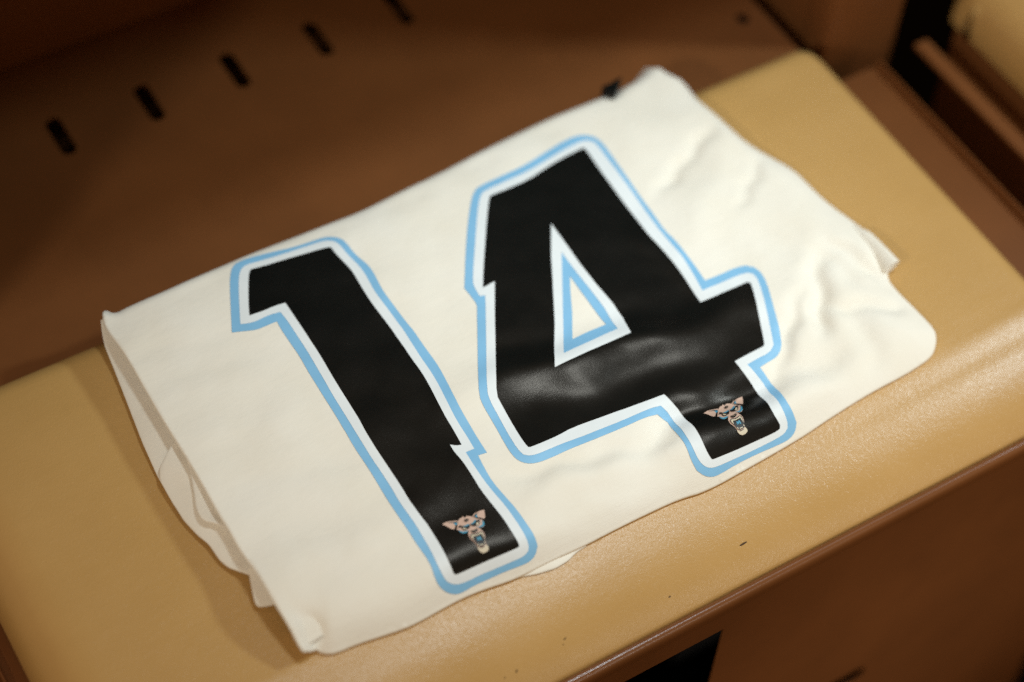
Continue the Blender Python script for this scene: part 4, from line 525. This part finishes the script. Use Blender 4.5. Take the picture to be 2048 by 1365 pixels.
def loft(name, outer, inner, mat, rows=14, bulge=0.0, roll=0.0012, fold_noise=0.0006, seed=0, step=0.0015):
    """cloth layer from its outer folded edge up to where it goes under the panel"""
    def res(P, n):
        P = np.array(P); d = np.r_[0, np.cumsum(np.linalg.norm(np.diff(P, axis=0), axis=1))]
        s = np.linspace(0, d[-1], n)
        # smooth interpolation
        Q = np.stack([np.interp(s, d, P[:, k]) for k in range(3)], 1)
        for _ in range(3):
            Q[1:-1] = 0.25*Q[:-2]+0.5*Q[1:-1]+0.25*Q[2:]
        return Q
    L = np.linalg.norm(np.diff(np.array(outer), axis=0), axis=1).sum()
    n = max(12, int(L/step))
    O, I = res(outer, n), res(inner, n)
    V, F = [], []
    out = O-I; out[:, 2] = 0
    out /= np.maximum(np.linalg.norm(out, axis=1), 1e-9)[:, None]
    rows_pts = []
    # underside, then rolled edge, then top surface
    rows_pts.append(O-out*0.012-np.array([0, 0, roll*2.2]))
    rows_pts.append(O-out*0.002-np.array([0, 0, roll*2.0]))
    rows_pts.append(O+out*roll*0.5-np.array([0, 0, roll*1.3]))
    rows_pts.append(O+out*roll*0.6-np.array([0, 0, roll*0.6]))
    for k in range(rows+1):
        t = k/rows
        base = O*(1-t)+I*t
        P2 = base[:, :2]
        w = vnoise(P2, 22, 40+seed)*fold_noise*math.sin(math.pi*min(1, t*1.1+0.08))
        base = base + np.array([0, 0, 1.0])*(bulge*math.sin(math.pi*t)+w)[:, None] if not np.isscalar(w) else base
        rows_pts.append(base)
    for r in rows_pts:
        for p in r:
            fl = float(cushion_z(p[1]))+0.0004 if p[1] < 0.14 else -0.02
            V.append((p[0], p[1], max(p[2], fl)))
    for k in range(len(rows_pts)-1):
        for i in range(n-1):
            F.append((k*n+i, k*n+i+1, (k+1)*n+i+1, (k+1)*n+i))
    return mk(name, V, F, mat, jersey)
def inner_of(outer, x, dz, y_pull=0.0):
    o = []
    for (a, b, c) in outer:
        xx = max(x, a+0.008)
        o.append((xx, b+y_pull, float(height([(xx, min(b, 0.128))])[0])-dz))
    return o
loft('side_fold', FOLD_A, inner_of(FOLD_A, -0.216, 0.0085), FABRIC, bulge=0.0006, fold_noise=0.0004, seed=1)
loft('side_fold', FOLD_B, inner_of(FOLD_B, -0.214, 0.0060), FABRIC, bulge=0.0012, fold_noise=0.0009, seed=2)
loft('side_fold', FOLD_C, inner_of(FOLD_C, -0.216, 0.0040), FABRIC, bulge=0.0004, fold_noise=0.0007, seed=3)
loft('side_fold', FLAP, inner_of(FLAP, -0.214, 0.0030, 0.004), FABRIC, bulge=0.0, fold_noise=0.0003, seed=4)
loft('lower_fold', PEEK, [(x+0.004, y+0.022, float(cushion_z(y+0.022))+0.004) for x, y, z in PEEK], FABRIC, bulge=0.0008, fold_noise=0.0004, seed=5)

# rolled sleeve hem along the far edge, its open end towards the front
def hem_tube(path):
    P = np.array(path); n = 40
    d = np.r_[0, np.cumsum(np.linalg.norm(np.diff(P, axis=0), axis=1))]
    s = np.linspace(0, d[-1], n)
    C = np.stack([np.interp(s, d, P[:, k]) for k in range(3)], 1)
    for _ in range(6): C[1:-1] = 0.25*C[:-2]+0.5*C[1:-1]+0.25*C[2:]
    T = np.gradient(C, axis=0); T /= np.linalg.norm(T, axis=1)[:, None]
    V, F = [], []
    K = 22
    def ring(c, t, a, b):
        side = np.cross(t, (0, 0, 1)); side /= np.linalg.norm(side)
        up = np.cross(side, t)
        up = up if up[2] > 0 else -up
        side, up = side*0.84-up*0.54, up*0.84+side*0.54
        return [tuple(c+side*a*math.cos(q)+up*b*math.sin(q)) for q in np.linspace(0, 2*math.pi, K, endpoint=False)]
    rings = []
    for i in range(n):
        g = min(1.0, 0.25+i/(0.5*n))
        rings.append(ring(C[i], T[i], 0.0066*g, 0.0030*g))
    e = C[-1]; t = T[-1]
    rings.append(ring(e+t*0.0006, t, 0.0064, 0.0028))
    rings.append(ring(e+t*0.0004, t, 0.0054, 0.0017))
    rings.append(ring(e-t*0.006, t, 0.0052, 0.0015))
    rings.append(ring(e-t*0.010, t, 0.0010, 0.0004))
    for r in rings: V += r
    for i in range(len(rings)-1):
        for k in range(K):
            F.append((i*K+k, (i+1)*K+k, (i+1)*K+(k+1) % K, i*K+(k+1) % K))
    return mk('sleeve_hem', V, [f[::-1] for f in F], FABRIC, jersey)
hem_tube(HEM)
# black trim of an inner layer showing in the notch of the far edge
tv = [tuple(p) for p in TRIM]; nt_ = len(tv)
tf = [tuple(range(nt_)), tuple(range(2*nt_-1, nt_-1, -1))]+[(i, nt_+i, nt_+(i+1) % nt_, (i+1) % nt_) for i in range(nt_)]
mk('black_trim', tv+[(x, y, z-0.012) for x, y, z in tv], tf, BLACK, jersey, smooth=False)['label'] = 'black trim in the notch of the far edge'

# ---- the printed number
def conform(name, loops, off, mat, parent, step=STEP):
    V, F, L = flat_mesh(loops, step)
    W, N = surf(V, off)
    return mk(name, W, F, mat, parent, normals=N)
def emblem(parts, off, parent):
    verts, norms, faces, ids = [], [], [], []
    names = list(EMB)
    for k, (c, P) in enumerate(parts):
        V, F, L = flat_mesh([P], 0.0012)
        W, N = surf(V, off+0.000035*k)
        n0 = len(verts)
        verts += list(W); norms += list(N)
        faces += [tuple(n0+int(i) for i in f) for f in F]
        ids += [names.index(c)]*len(F)
    return mk('emblem', verts, faces, [EMB[n] for n in names], parent, normals=norms, mat_ids=ids)
d1 = conform('digit', [ONE_BLACK], 0.00055, BLACK, jersey)
d1['label'] = 'black digit 1 printed on the jersey'
conform('white_outline', [ONE_WHITE], 0.00040, WHITE, d1)
conform('blue_outline', [ONE_BLUE], 0.00025, BLUE, d1)
emblem(EMBLEM_ONE, 0.0007, d1)['label'] = 'snarling animal head emblem at the foot of the digit'
d4 = conform('digit', [FOUR_BLACK, FOUR_HOLE], 0.00055, BLACK, jersey)
d4['label'] = 'black digit 4 printed on the jersey'
conform('white_outline', [FOUR_WHITE, FOUR_WHITE_HOLE], 0.00040, WHITE, d4)
conform('blue_outline', [FOUR_BLUE, FOUR_BLUE_HOLE], 0.00025, BLUE, d4)
emblem(EMBLEM_FOUR, 0.0007, d4)['label'] = 'snarling animal head emblem at the foot of the digit'
